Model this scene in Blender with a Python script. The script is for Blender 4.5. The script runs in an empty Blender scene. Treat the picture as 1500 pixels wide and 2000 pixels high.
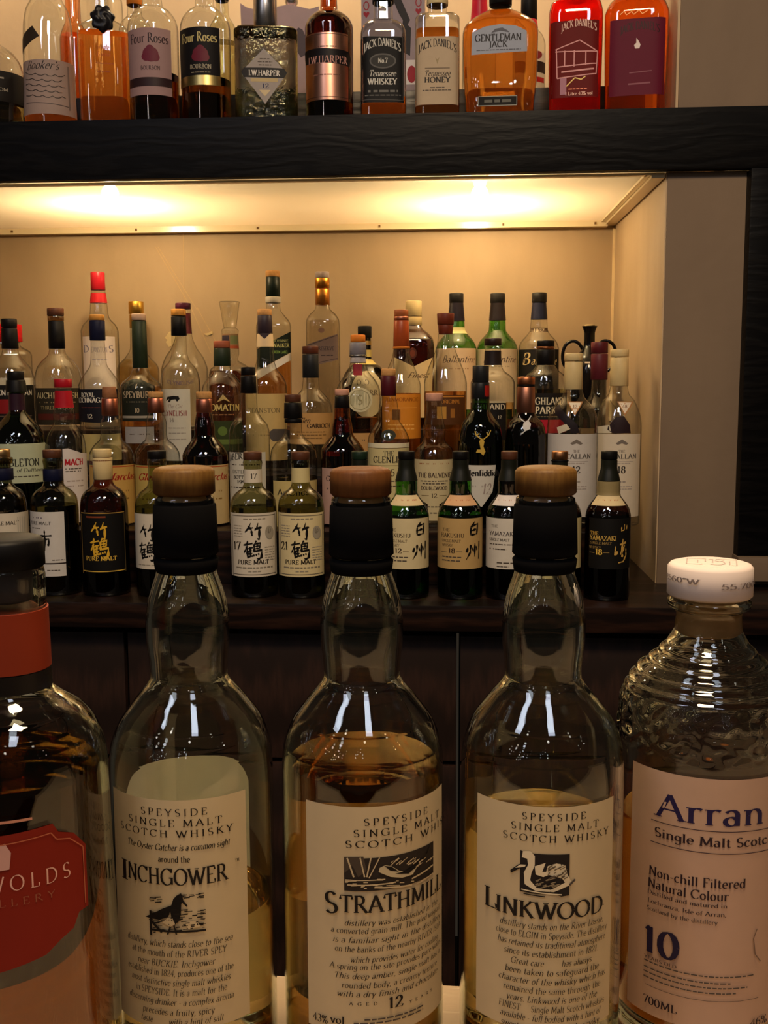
import bpy, bmesh, math, random
from math import sin, cos, pi, radians, sqrt, atan2, asin
from mathutils import Vector, Matrix, noise as mnoise

# ------------------------------------------------------------------ camera, light, exposure
SC = bpy.context.scene
COL = SC.collection
FPX = 2070.0                                  # focal length in pixels of the 1500 x 2000 frame
CAM = Vector((0.0, 0.0, 1.39))                # eye height above the bar room floor
YAW, PITCH, ROLL = radians(3.9), radians(7.02), 0.0043
fwd = Vector((-sin(YAW) * cos(PITCH), cos(YAW) * cos(PITCH), -sin(PITCH)))
rgt0 = Vector((cos(YAW), sin(YAW), 0.0))
up0 = rgt0.cross(fwd)
rgt = (rgt0 * cos(ROLL) - up0 * sin(ROLL)).normalized()
up = (up0 * cos(ROLL) + rgt0 * sin(ROLL)).normalized()
cd = bpy.data.cameras.new('camera')
cam = bpy.data.objects.new('camera', cd)
COL.objects.link(cam)
cam.matrix_world = Matrix((
    (rgt.x, up.x, -fwd.x, CAM.x), (rgt.y, up.y, -fwd.y, CAM.y), (rgt.z, up.z, -fwd.z, CAM.z), (0, 0, 0, 1)))
cd.sensor_fit = 'HORIZONTAL'
cd.sensor_width = 36.0
cd.lens = FPX / 1500.0 * 36.0
cd.clip_start = 0.02
SC.camera = cam

SC.view_settings.view_transform = 'Standard'
SC.view_settings.look = 'None'
SC.view_settings.exposure = 0.6
SC.view_settings.gamma = 1.0
SC.view_settings.use_curve_mapping = False
SC.cycles.max_bounces = 24
SC.cycles.transmission_bounces = 20
SC.cycles.glossy_bounces = 6
SC.cycles.diffuse_bounces = 4
SC.cycles.transparent_max_bounces = 48
SC.cycles.caustics_reflective = False
SC.cycles.caustics_refractive = True
SC.cycles.sample_clamp_indirect = 4.0
SC.cycles.blur_glossy = 0.3

w = bpy.data.worlds.new('dim_room'); SC.world = w
w.use_nodes = True
w.node_tree.nodes['Background'].inputs[0].default_value = (1.0, 0.78, 0.55, 1)
w.node_tree.nodes['Background'].inputs[1].default_value = 0.016

def area(name, loc, target, sx, sy, power, color):
    l = bpy.data.lights.new(name, 'AREA'); l.shape = 'RECTANGLE'; l.size = sx; l.size_y = sy
    l.energy = power; l.color = color
    o = bpy.data.objects.new(name, l); COL.objects.link(o); o.location = loc
    d = Vector(target) - Vector(loc)
    o.rotation_euler = d.to_track_quat('-Z', 'Y').to_euler()
    return o
def bulb(name, loc, power, color, r=0.03):
    l = bpy.data.lights.new(name, 'POINT'); l.energy = power; l.color = color; l.shadow_soft_size = r
    o = bpy.data.objects.new(name, l); COL.objects.link(o); o.location = loc
    return o
COOL, WARM = (0.76, 0.81, 1.0), (1.0, 0.74, 0.44)
# two cool lamp panels and a scatter of small warm downlights of the bar room behind the photographer
area('room_lamp', (-1.0, -0.22, 3.0), (-0.1, 0.5, 1.25), 0.32, 0.75, 6.5, COOL)
area('room_lamp', (0.36, -0.6, 3.0), (0.1, 0.5, 1.25), 0.32, 0.6, 5.4, COOL)
area('ceiling_panel_lamp', (0.05, 0.3, 2.75), (0.05, 0.47, 1.1), 0.35, 0.35, 27, WARM)
random.seed(4)
for i in range(24):
    bulb('room_bulb', (random.uniform(-3.4, 3.4), random.uniform(-3.6, -0.3), random.uniform(2.1, 2.8)),
         random.uniform(0.6, 1.0), (1.0, 0.92, 0.84) if i % 2 else (0.85, 0.88, 1.0), random.uniform(0.038, 0.058))

# ------------------------------------------------------------------ helpers
def raydir(px, py):
    return fwd + rgt * ((px - 750.0) / FPX) - up * ((py - 1000.0) / FPX)
def onY(px, py, Y):
    d = raydir(px, py); return CAM + d * ((Y - CAM.y) / d.y)
def onZ(px, py, Z):
    d = raydir(px, py); return CAM + d * ((Z - CAM.z) / d.z)
def zc(p): return (Vector(p) - CAM).dot(fwd)

def lin(c):
    return c / 12.92 if c <= 0.04045 else ((c + 0.055) / 1.055) ** 2.4
def hexc(h):
    h = h.lstrip('#'); return tuple(lin(int(h[i:i + 2], 16) / 255.0) for i in (0, 2, 4)) + (1.0,)

MATS = {}
def newmat(name):
    m = bpy.data.materials.new(name); m.use_nodes = True
    nt = m.node_tree; nt.nodes.clear()
    out = nt.nodes.new('ShaderNodeOutputMaterial')
    return m, nt, out
def noise_bump(nt, scale, strength, dist=0.001, coord='Object', detail=3.0):
    tc = nt.nodes.new('ShaderNodeTexCoord'); nz = nt.nodes.new('ShaderNodeTexNoise')
    nz.inputs['Scale'].default_value = scale; nz.inputs['Detail'].default_value = detail
    nt.links.new(tc.outputs[coord], nz.inputs['Vector'])
    b = nt.nodes.new('ShaderNodeBump'); b.inputs['Strength'].default_value = strength; b.inputs['Distance'].default_value = dist
    nt.links.new(nz.outputs['Fac'], b.inputs['Height'])
    return b, nz
def M(col, rough=0.55, metal=0.0, vary=0.12, scale=60.0, bump=0.0, spec=0.2):
    """solid material with a fine procedural tone variation"""
    k = (col, rough, metal, vary, scale, bump, spec)
    if k in MATS: return MATS[k]
    m, nt, out = newmat('surface_' + col.strip('#'))
    p = nt.nodes.new('ShaderNodeBsdfPrincipled')
    c = hexc(col)
    tc = nt.nodes.new('ShaderNodeTexCoord'); nz = nt.nodes.new('ShaderNodeTexNoise')
    nz.inputs['Scale'].default_value = scale; nz.inputs['Detail'].default_value = 4
    nt.links.new(tc.outputs['Object'], nz.inputs['Vector'])
    mx = nt.nodes.new('ShaderNodeMix'); mx.data_type = 'RGBA'
    mx.inputs[6].default_value = tuple(v * (1 - vary) for v in c[:3]) + (1,)
    mx.inputs[7].default_value = tuple(min(1, v * (1 + vary)) for v in c[:3]) + (1,)
    nt.links.new(nz.outputs['Fac'], mx.inputs[0])
    nt.links.new(mx.outputs[2], p.inputs['Base Color'])
    p.inputs['Roughness'].default_value = rough; p.inputs['Metallic'].default_value = metal; p.inputs['Specular IOR Level'].default_value = spec
    if bump:
        b, _ = noise_bump(nt, scale * 3, bump, 0.0006); nt.links.new(b.outputs[0], p.inputs['Normal'])
    nt.links.new(p.outputs[0], out.inputs[0])
    MATS[k] = m; return m
def paper(col, trans=0.0):
    k = ('paper', col, trans)
    if k in MATS: return MATS[k]
    m, nt, out = newmat('paper_' + col.strip('#'))
    d = nt.nodes.new('ShaderNodeBsdfPrincipled'); d.inputs['Roughness'].default_value = 0.62; d.inputs['Specular IOR Level'].default_value = 0.15
    c = hexc(col)
    tc = nt.nodes.new('ShaderNodeTexCoord'); nz = nt.nodes.new('ShaderNodeTexNoise')
    nz.inputs['Scale'].default_value = 90; nz.inputs['Detail'].default_value = 5
    nt.links.new(tc.outputs['Object'], nz.inputs['Vector'])
    mx = nt.nodes.new('ShaderNodeMix'); mx.data_type = 'RGBA'
    mx.inputs[6].default_value = tuple(v * .93 for v in c[:3]) + (1,)
    mx.inputs[7].default_value = tuple(min(1, v * 1.05) for v in c[:3]) + (1,)
    nt.links.new(nz.outputs['Fac'], mx.inputs[0]); nt.links.new(mx.outputs[2], d.inputs['Base Color'])
    last = d
    if trans:
        t = nt.nodes.new('ShaderNodeBsdfTranslucent'); nt.links.new(mx.outputs[2], t.inputs[0])
        s = nt.nodes.new('ShaderNodeMixShader'); s.inputs[0].default_value = trans
        nt.links.new(d.outputs[0], s.inputs[1]); nt.links.new(t.outputs[0], s.inputs[2]); last = s
    nt.links.new(last.outputs[0], out.inputs[0])
    MATS[k] = m; return m
def ink(col): return M(col, 0.5, 0.0, 0.05, spec=0.15)
def foil(col, rough=0.3): return M(col, rough, 1.0, 0.08)
def thin_glass(col='#f1f2ec', rough=0.02, bump=0.0, bscale=60.0):
    """single-wall bottle glass: see-through body, Fresnel gloss, denser seen edge-on"""
    k = ('thin', col, rough, bump)
    if k in MATS: return MATS[k]
    m, nt, out = newmat('bottle_glass_' + col.strip('#'))
    c = tuple(sqrt(v) for v in hexc(col)[:3]) + (1,)      # colour given as seen through both walls
    lw = nt.nodes.new('ShaderNodeLayerWeight'); lw.inputs[0].default_value = 0.5
    rp = nt.nodes.new('ShaderNodeValToRGB')
    rp.color_ramp.elements[0].position = 0.60; rp.color_ramp.elements[0].color = c
    rp.color_ramp.elements[1].position = 0.97; rp.color_ramp.elements[1].color = tuple(v * 0.16 for v in c[:3]) + (1,)
    nt.links.new(lw.outputs['Facing'], rp.inputs[0])
    t = nt.nodes.new('ShaderNodeBsdfTransparent'); nt.links.new(rp.outputs[0], t.inputs[0])
    g = nt.nodes.new('ShaderNodeBsdfGlossy'); g.inputs['Roughness'].default_value = rough
    pw = nt.nodes.new('ShaderNodeMath'); pw.operation = 'POWER'; pw.inputs[1].default_value = 4.5
    nt.links.new(lw.outputs['Facing'], pw.inputs[0])
    ml = nt.nodes.new('ShaderNodeMath'); ml.operation = 'MULTIPLY_ADD'; ml.inputs[1].default_value = 0.8; ml.inputs[2].default_value = 0.095; ml.use_clamp = True
    nt.links.new(pw.outputs[0], ml.inputs[0])
    s = nt.nodes.new('ShaderNodeMixShader')
    nt.links.new(ml.outputs[0], s.inputs[0]); nt.links.new(t.outputs[0], s.inputs[1]); nt.links.new(g.outputs[0], s.inputs[2])
    b, _ = noise_bump(nt, bscale if bump else 25, bump or 0.06, 0.004 if bump else 0.002)
    nt.links.new(b.outputs[0], g.inputs['Normal'])
    if bump:
        nt.links.new(b.outputs[0], lw.inputs['Normal'])
    nt.links.new(s.outputs[0], out.inputs[0])
    MATS[k] = m; return m
def solid_glass(col='#ffffff', ior=1.5, bump=0.0, bscale=40.0, rough=0.0):
    k = ('solid', col, ior, bump)
    if k in MATS: return MATS[k]
    m, nt, out = newmat('clear_refracting_' + col.strip('#'))
    g = nt.nodes.new('ShaderNodeBsdfGlass'); g.inputs['Color'].default_value = hexc(col)
    g.inputs['IOR'].default_value = ior; g.inputs['Roughness'].default_value = rough
    if bump:
        b, _ = noise_bump(nt, bscale, bump, 0.002); nt.links.new(b.outputs[0], g.inputs['Normal'])
    nt.links.new(g.outputs[0], out.inputs[0])
    MATS[k] = m; return m
LIQ = {'amber': '#f6d6a0', 'gold': '#f8e9c4', 'pale': '#f6f2d8', 'deep': '#b38432', 'tawny': '#e3c390', 'dark': '#bc8767', 'orange': '#f9d69a',
       'redfire': '#fdb8a0', 'brown': '#cfa181', 'olive': '#d5d2b3', 'green': '#a0cb90', 'fire': '#fcda9a'}
def liquid(k):
    if k not in ('redfire', 'fire', 'orange', 'amber'): return solid_glass(LIQ[k], 1.35)
    key = ('spirit_glow', k)
    if key in MATS: return MATS[key]
    m, nt, out = newmat('glow_tinted_spirit_' + k)
    g = nt.nodes.new('ShaderNodeBsdfGlass'); g.inputs['Color'].default_value = hexc(LIQ[k]); g.inputs['IOR'].default_value = 1.35; g.inputs['Roughness'].default_value = 0
    t = nt.nodes.new('ShaderNodeBsdfTranslucent')  # translucent colour added to imitate backlight glowing through; the spirit itself is clear
    t.inputs[0].default_value = {'redfire': (1, .07, .02, 1), 'fire': (1, .32, .03, 1), 'orange': (1, .3, .04, 1), 'amber': (.9, .36, .07, 1)}[k]
    s = nt.nodes.new('ShaderNodeMixShader'); s.inputs[0].default_value = {'redfire': .5, 'fire': .3, 'orange': .25, 'amber': .15}[k]
    nt.links.new(g.outputs[0], s.inputs[1]); nt.links.new(t.outputs[0], s.inputs[2]); nt.links.new(s.outputs[0], out.inputs[0])
    MATS[key] = m; return m
def wood(name, c0, c1, scale=(1, 14, 14), rough=0.5, bump=0.25, wave=5.0, dist=7.0, spec=0.3):
    if name in MATS: return MATS[name]
    m, nt, out = newmat(name)
    p = nt.nodes.new('ShaderNodeBsdfPrincipled'); p.inputs['Roughness'].default_value = rough; p.inputs['Specular IOR Level'].default_value = spec
    tc = nt.nodes.new('ShaderNodeTexCoord'); mp = nt.nodes.new('ShaderNodeMapping')
    mp.inputs['Scale'].default_value = scale
    nt.links.new(tc.outputs['Object'], mp.inputs[0])
    wv = nt.nodes.new('ShaderNodeTexWave'); wv.wave_type = 'BANDS'; wv.bands_direction = 'Z'
    wv.inputs['Scale'].default_value = wave; wv.inputs['Distortion'].default_value = dist
    wv.inputs['Detail'].default_value = 4; wv.inputs['Detail Scale'].default_value = 1.6
    nt.links.new(mp.outputs[0], wv.inputs[0])
    nz = nt.nodes.new('ShaderNodeTexNoise'); nz.inputs['Scale'].default_value = 22; nz.inputs['Detail'].default_value = 6
    nt.links.new(mp.outputs[0], nz.inputs[0])
    mu = nt.nodes.new('ShaderNodeMath'); mu.operation = 'MULTIPLY'
    nt.links.new(wv.outputs['Fac'], mu.inputs[0]); nt.links.new(nz.outputs['Fac'], mu.inputs[1])
    rp = nt.nodes.new('ShaderNodeValToRGB')
    rp.color_ramp.elements[0].position = 0.08; rp.color_ramp.elements[0].color = hexc(c0)
    rp.color_ramp.elements[1].position = 0.55; rp.color_ramp.elements[1].color = hexc(c1)
    nt.links.new(mu.outputs[0], rp.inputs[0]); nt.links.new(rp.outputs[0], p.inputs['Base Color'])
    b = nt.nodes.new('ShaderNodeBump'); b.inputs['Strength'].default_value = bump; b.inputs['Distance'].default_value = 0.002
    nt.links.new(mu.outputs[0], b.inputs['Height']); nt.links.new(b.outputs[0], p.inputs['Normal'])
    nt.links.new(p.outputs[0], out.inputs[0])
    MATS[name] = m; return m
def plaster(name, c0, c1, scale=5.0, rough=0.7):
    if name in MATS: return MATS[name]
    m, nt, out = newmat(name)
    p = nt.nodes.new('ShaderNodeBsdfPrincipled'); p.inputs['Roughness'].default_value = rough
    tc = nt.nodes.new('ShaderNodeTexCoord')
    n1 = nt.nodes.new('ShaderNodeTexNoise'); n1.inputs['Scale'].default_value = scale; n1.inputs['Detail'].default_value = 8
    mp = nt.nodes.new('ShaderNodeMapping'); mp.inputs['Scale'].default_value = (1.6, 1.6, 0.5)
    nt.links.new(tc.outputs['Object'], mp.inputs[0]); nt.links.new(mp.outputs[0], n1.inputs[0])
    rp = nt.nodes.new('ShaderNodeValToRGB')
    rp.color_ramp.elements[0].position = 0.3; rp.color_ramp.elements[0].color = hexc(c0)
    rp.color_ramp.elements[1].position = 0.7; rp.color_ramp.elements[1].color = hexc(c1)
    nt.links.new(n1.outputs['Fac'], rp.inputs[0]); nt.links.new(rp.outputs[0], p.inputs['Base Color'])
    b, _ = noise_bump(nt, 38, 0.22, 0.003, detail=6); nt.links.new(b.outputs[0], p.inputs['Normal'])
    nt.links.new(p.outputs[0], out.inputs[0])
    MATS[name] = m; return m
def lampmat(strength, col=(1.0, 0.80, 0.53)):
    k = ('lamp', strength, col)
    if k in MATS: return MATS[k]
    m, nt, out = newmat('glowing_diffuser')
    e = nt.nodes.new('ShaderNodeEmission'); e.inputs[0].default_value = col + (1,); e.inputs[1].default_value = strength
    nt.links.new(e.outputs[0], out.inputs[0]); MATS[k] = m; return m

def finish(name, bm, mats, parent=None, smooth=True, ang=40):
    me = bpy.data.meshes.new(name)
    bm.normal_update()
    if smooth:
        for f in bm.faces: f.smooth = True
        lim = radians(ang)
        for e in bm.edges:
            if len(e.link_faces) == 2 and e.calc_face_angle(0) > lim: e.smooth = False
    bm.to_mesh(me); bm.free()
    for m in (mats if isinstance(mats, (list, tuple)) else [mats]): me.materials.append(m)
    o = bpy.data.objects.new(name, me); COL.objects.link(o)
    if parent: o.parent = parent
    return o
def empty(name, loc, rz=0.0):
    o = bpy.data.objects.new(name, None); COL.objects.link(o)
    o.empty_display_size = 0.02; o.location = loc; o.rotation_euler = (0, 0, rz); return o
def tag(o, label, cat, group=None, kind=None):
    o['label'] = label; o['category'] = cat
    if group: o['group'] = group
    if kind: o['kind'] = kind
    return o
def structure(o, label=None):
    o['kind'] = 'structure'
    if label: o['label'] = label
    return o
def boxbm(bm, x0, x1, y0, y1, z0, z1, bev=0.0, mi=0):
    vs = [bm.verts.new(p) for p in ((x0, y0, z0), (x1, y0, z0), (x1, y1, z0), (x0, y1, z0), (x0, y0, z1), (x1, y0, z1), (x1, y1, z1), (x0, y1, z1))]
    fs = [bm.faces.new([vs[i] for i in q]) for q in ((3, 2, 1, 0), (4, 5, 6, 7), (0, 1, 5, 4), (1, 2, 6, 5), (2, 3, 7, 6), (3, 0, 4, 7))]
    for f in fs: f.material_index = mi
    if bev:
        es = list({e for f in fs for e in f.edges})
        bmesh.ops.bevel(bm, geom=es, offset=bev, segments=2, affect='EDGES', profile=0.7)
def box(name, x0, x1, y0, y1, z0, z1, mat, parent=None, bev=0.0):
    bm = bmesh.new(); boxbm(bm, x0, x1, y0, y1, z0, z1, bev)
    return finish(name, bm, mat, parent, smooth=bool(bev))
def hexa(name, pts, mat, parent=None):
    """solid from 8 corners: four below then four above"""
    bm = bmesh.new(); vs = [bm.verts.new(p) for p in pts]
    for q in ((3, 2, 1, 0), (4, 5, 6, 7), (0, 1, 5, 4), (1, 2, 6, 5), (2, 3, 7, 6), (3, 0, 4, 7)): bm.faces.new([vs[i] for i in q])
    bmesh.ops.recalc_face_normals(bm, faces=bm.faces)
    return finish(name, bm, mat, parent, smooth=False)

def pchip(pts, n):
    """monotone cubic through (t, v) pairs sorted by t; returns callable"""
    t = [p[0] for p in pts]; v = [p[1] for p in pts]; k = len(pts)
    if k == 1: return lambda x: v[0]
    h = [t[i + 1] - t[i] for i in range(k - 1)]; d = [(v[i + 1] - v[i]) / h[i] for i in range(k - 1)]
    m = [d[0]] + [0.0 if d[i - 1] * d[i] <= 0 else 2 * d[i - 1] * d[i] / (d[i - 1] + d[i]) for i in range(1, k - 1)] + [d[-1]]
    def f(x):
        if x <= t[0]: return v[0]
        if x >= t[-1]: return v[-1]
        i = 0
        while x > t[i + 1]: i += 1
        s = (x - t[i]) / h[i]
        return ((2 * s**3 - 3 * s**2 + 1) * v[i] + (s**3 - 2 * s**2 + s) * h[i] * m[i] + (-2 * s**3 + 3 * s**2) * v[i + 1] + (s**3 - s**2) * h[i] * m[i + 1])
    return f
def section(r, n, dep, seg):
    """closed cross-section: circle (n=0) or rounded-square super-ellipse, dep scales its depth"""
    out = []
    for i in range(seg):
        a = 2 * pi * i / seg - pi / 2
        c, s = cos(a), sin(a)
        if n:
            k = (abs(c) ** n + abs(s) ** n) ** (-1.0 / n); out.append((r * k * c, r * dep * k * s))
        else: out.append((r * c, r * dep * s))
    return out
def lathe(bm, prof, seg=40, n=0, dep=1.0, cap0=True, cap1=True, mi=0, flip=False):
    """prof: (z, r) from top to bottom"""
    rings = []
    for z, r in prof:
        rings.append([bm.verts.new((x, y, z)) for x, y in section(max(r, 1e-5), n, dep, seg)])
    for a, b in zip(rings, rings[1:]):
        for i in range(seg):
            j = (i + 1) % seg
            f = bm.faces.new([b[i], b[j], a[j], a[i]] if not flip else [a[i], a[j], b[j], b[i]]); f.material_index = mi
    if cap0:
        f = bm.faces.new(rings[0] if not flip else rings[0][::-1]); f.material_index = mi
    if cap1:
        f = bm.faces.new(rings[-1][::-1] if not flip else rings[-1]); f.material_index = mi
    return rings
# ------------------------------------------------------------------ a small drawn serif alphabet for the printed labels
GL = {
'A': (.78, ".05,0 .39,1|.39,1 .73,0|.17,.36 .6,.36", ".05,0 .73,0"),
'B': (.68, ".15,0 .15,1|.15,1 .3,1 @.3,.76,.2,.24,90,-90 .15,.52|.15,.52 .34,.52 @.34,.26,.25,.26,90,-90 .15,0", ""),
'C': (.76, "@.42,.5,.36,.5,42,318|.7,1 .69,.76", ""),
'D': (.8, ".15,0 .15,1|.08,1 .32,1 @.32,.5,.4,.5,90,-90 .08,0", ""),
'E': (.62, ".15,0 .15,1|.06,1 .53,1 .54,.8|.15,.52 .44,.52|.06,0 .55,0 .57,.22", ""),
'F': (.58, ".15,0 .15,1|.06,1 .53,1 .54,.8|.15,.52 .44,.52", ".15,0"),
'G': (.82, "@.42,.5,.36,.5,42,330|.72,.05 .72,.42|.54,.44 .8,.44|.7,1 .69,.76", ""),
'H': (.82, ".16,0 .16,1|.66,0 .66,1|.16,.52 .66,.52", ".16,0 .16,1 .66,0 .66,1"),
'I': (.36, ".18,0 .18,1", ".18,0 .18,1"),
'J': (.42, ".26,1 .26,.06 @.1,.04,.16,.2,0,-110", ".26,1"),
'K': (.76, ".16,0 .16,1|.62,1 .16,.44|.3,.58 .68,0", ".16,0 .16,1 .62,1 .68,0"),
'L': (.6, ".16,0 .16,1|.06,0 .54,0 .56,.24", ".16,1"),
'M': (.96, ".12,0 .17,1|.17,1 .48,.12|.48,.12 .8,1|.8,1 .84,0", ".12,0 .84,0 .15,1 .82,1"),
'N': (.82, ".14,0 .14,1|.14,1 .68,0|.68,0 .68,1", ".14,0 .68,1"),
'O': (.84, "@.42,.5,.37,.5,0,360", ""),
'P': (.62, ".15,0 .15,1|.06,1 .32,1 @.32,.74,.22,.26,90,-90 .15,.48", ".15,0"),
'Q': (.84, "@.42,.5,.37,.5,0,360|.45,.1 .78,-.2", ""),
'R': (.74, ".15,0 .15,1|.06,1 .32,1 @.32,.75,.21,.25,90,-90 .15,.5|.34,.5 .7,0", ".15,0 .7,0"),
'S': (.56, "@.28,.74,.19,.26,35,270 @.28,.24,.21,.24,90,-145", ""),
'T': (.68, ".34,0 .34,1|.03,.78 .05,1 .63,1 .65,.78", ".34,0"),
'U': (.78, ".14,1 .14,.3 @.38,.3,.24,.3,180,360 .62,1", ".14,1 .62,1"),
'V': (.76, ".05,1 .38,0|.38,0 .71,1", ".05,1 .71,1"),
'W': (1.06, ".05,1 .32,0|.32,0 .53,.9|.53,.9 .74,0|.74,0 1.01,1", ".05,1 1.01,1 .53,1"),
'X': (.74, ".08,1 .66,0|.64,1 .08,0", ".08,1 .66,0 .64,1 .08,0"),
'Y': (.72, ".06,1 .36,.46|.66,1 .36,.46|.36,.46 .36,0", ".06,1 .66,1 .36,0"),
'Z': (.64, ".1,.8 .1,1 .56,1 .06,0 .56,0 .58,.22", ""),
'a': (.5, "@.23,.46,.16,.18,155,0 .39,0|@.22,.18,.16,.18,30,360", ""),
'b': (.56, ".11,0 .11,1|@.3,.32,.19,.32,0,360", ""),
'c': (.47, "@.26,.32,.2,.32,45,315", ""),
'd': (.56, ".46,0 .46,1|@.26,.32,.19,.32,0,360", ".46,1"),
'e': (.5, ".08,.34 .44,.34 @.26,.34,.18,.3,0,180 @.27,.3,.2,.3,180,315", ""),
'f': (.34, ".16,0 .16,.8 @.28,.8,.12,.2,180,50|.03,.62 .3,.62", ".16,0"),
'g': (.52, "@.25,.37,.18,.27,0,360|.44,.64 .44,-.1 @.25,-.1,.19,.2,0,-150", ""),
'h': (.6, ".13,0 .13,1|.13,.4 @.31,.42,.18,.22,180,0 .49,0", ".13,0 .49,0 .13,1"),
'i': (.28, ".14,0 .14,.62|.14,.83 .14,.92", ".14,0"),
'j': (.28, ".14,.62 .14,-.1 @.04,-.1,.1,.16,0,-90|.14,.83 .14,.92", ""),
'k': (.55, ".13,0 .13,1|.13,.26 .44,.64|.22,.38 .5,0", ".13,0 .13,1"),
'l': (.28, ".14,0 .14,1", ".14,0 .14,1"),
'm': (.88, ".13,0 .13,.64|.13,.44 @.29,.44,.16,.2,180,0 .45,0|.45,.44 @.61,.44,.16,.2,180,0 .77,0", ".13,0 .45,0 .77,0"),
'n': (.6, ".13,0 .13,.64|.13,.42 @.31,.42,.18,.22,180,0 .49,0", ".13,0 .49,0 .1,.64"),
'o': (.53, "@.265,.32,.2,.32,0,360", ""),
'p': (.56, ".11,-.28 .11,.64|@.3,.32,.19,.32,0,360", ".11,-.28"),
'q': (.56, ".46,-.28 .46,.64|@.26,.32,.19,.32,0,360", ""),
'r': (.42, ".13,0 .13,.64|.13,.4 @.3,.44,.17,.2,180,50", ".13,0 .1,.64"),
's': (.42, "@.21,.47,.14,.17,40,270 @.21,.15,.15,.15,90,-150", ""),
't': (.36, ".16,.86 .16,.14 @.27,.14,.11,.14,180,310|.03,.62 .31,.62", ""),
'u': (.6, ".13,.64 .13,.2 @.3,.2,.17,.2,180,360 .47,.64|.47,.64 .47,0", ""),
'v': (.52, ".05,.64 .26,0|.26,0 .47,.64", ".05,.64 .47,.64"),
'w': (.76, ".05,.64 .22,0|.22,0 .38,.58|.38,.58 .54,0|.54,0 .71,.64", ""),
'x': (.52, ".07,.64 .45,0|.45,.64 .07,0", ""),
'y': (.52, ".05,.64 .27,.02|.47,.64 .2,-.26", ""),
'z': (.46, ".06,.62 .4,.62 .05,0 .42,0", ""),
'0': (.6, "@.3,.5,.23,.5,0,360", ""),
'1': (.42, ".1,.84 .22,1|.22,1 .22,0", ".22,0"),
'2': (.58, ".1,.72 @.29,.73,.19,.27,175,-35 .07,0 .53,0 .54,.16", ""),
'3': (.56, "@.27,.75,.18,.25,150,-80 @.27,.26,.22,.26,80,-155", ""),
'4': (.6, ".42,0 .42,1 .05,.3 .56,.3", ""),
'5': (.56, ".48,1 .16,1 .12,.56 @.26,.32,.24,.32,110,-150", ""),
'6': (.58, "@.36,.5,.27,.5,60,180|@.3,.3,.22,.3,0,360", ""),
'7': (.54, ".06,.85 .08,1 .5,1 .2,0", ""),
'8': (.58, "@.29,.76,.18,.24,0,360|@.29,.26,.22,.26,0,360", ""),
'9': (.58, "@.3,.7,.22,.3,0,360|@.24,.5,.28,.5,20,-80", ""),
'.': (.22, ".11,0 .11,.09", ""), ',': (.22, ".12,.08 .06,-.14", ""), "'": (.2, ".1,1 .08,.78", ""),
'-': (.36, ".05,.34 .31,.34", ""), '%': (.8, "@.2,.78,.13,.2,0,360|@.6,.2,.13,.2,0,360|.62,1 .16,0", ""),
'°': (.3, "@.15,.85,.1,.13,0,360", ""), '&': (.76, "@.32,.78,.16,.22,-60,230 .66,0|@.3,.24,.24,.26,130,380", ""),
'*': (.3, ".06,1 .26,1|.16,1 .16,.7", ""), ' ': (.3, "", ""),
}
def strokes_of(g):
    out = []
    for s in GL[g][1].split('|'):
        pts = []
        for tok in s.split():
            if tok[0] == '@':
                cx, cy, rx, ry, a0, a1 = [float(v) for v in tok[1:].split(',')]
                k = max(4, int(abs(a1 - a0) / 24))
                for i in range(k + 1):
                    a = radians(a0 + (a1 - a0) * i / k); pts.append((cx + rx * cos(a), cy + ry * sin(a)))
            else:
                pts.append(tuple(float(v) for v in tok.split(',')))
        if pts: out.append(pts)
    return out
GLS = {}
def glyph_quads(g, thick, thin, serif):
    key = (g, thick, thin, serif)
    if key in GLS: return GLS[key]
    quads = []
    nib = radians(14)
    def ribbon(pts):
        n = len(pts); L = []; Rr = []
        for i, (x, y) in enumerate(pts):
            a = pts[max(0, i - 1)]; b = pts[min(n - 1, i + 1)]
            th = atan2(b[1] - a[1], b[0] - a[0])
            wd = 0.5 * (thin + (thick - thin) * abs(sin(th - nib)) ** 1.3)
            nx, ny = -sin(th), cos(th)
            L.append((x + nx * wd, y + ny * wd)); Rr.append((x - nx * wd, y - ny * wd))
        for i in range(n - 1): quads.append([L[i], Rr[i], Rr[i + 1], L[i + 1]])
    for pts in strokes_of(g): ribbon(pts)
    if serif:
        for tok in GL[g][2].split():
            x, y = [float(v) for v in tok.split(',')]
            hw = 0.13 if g.isupper() else 0.1; t = thin * 0.9
            y = y + (t / 2 if y < .3 else -t / 2)
            quads.append([(x - hw, y - t / 2), (x + hw, y - t / 2), (x + hw, y + t / 2), (x - hw, y + t / 2)])
    GLS[key] = quads
    return quads
def text_quads(s, thick=.15, thin=.05, serif=True, track=0.04, slant=0.0):
    """quads in cap-height units, origin at left of baseline; also total width"""
    x = 0.0; out = []
    for ch in s:
        if ch not in GL: ch = ' '
        for q in glyph_quads(ch, thick, thin, serif):
            out.append([(px + x + slant * py, py) for px, py in q])
        x += GL[ch][0] + track
    return out, max(x - track, 0.01)
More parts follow.
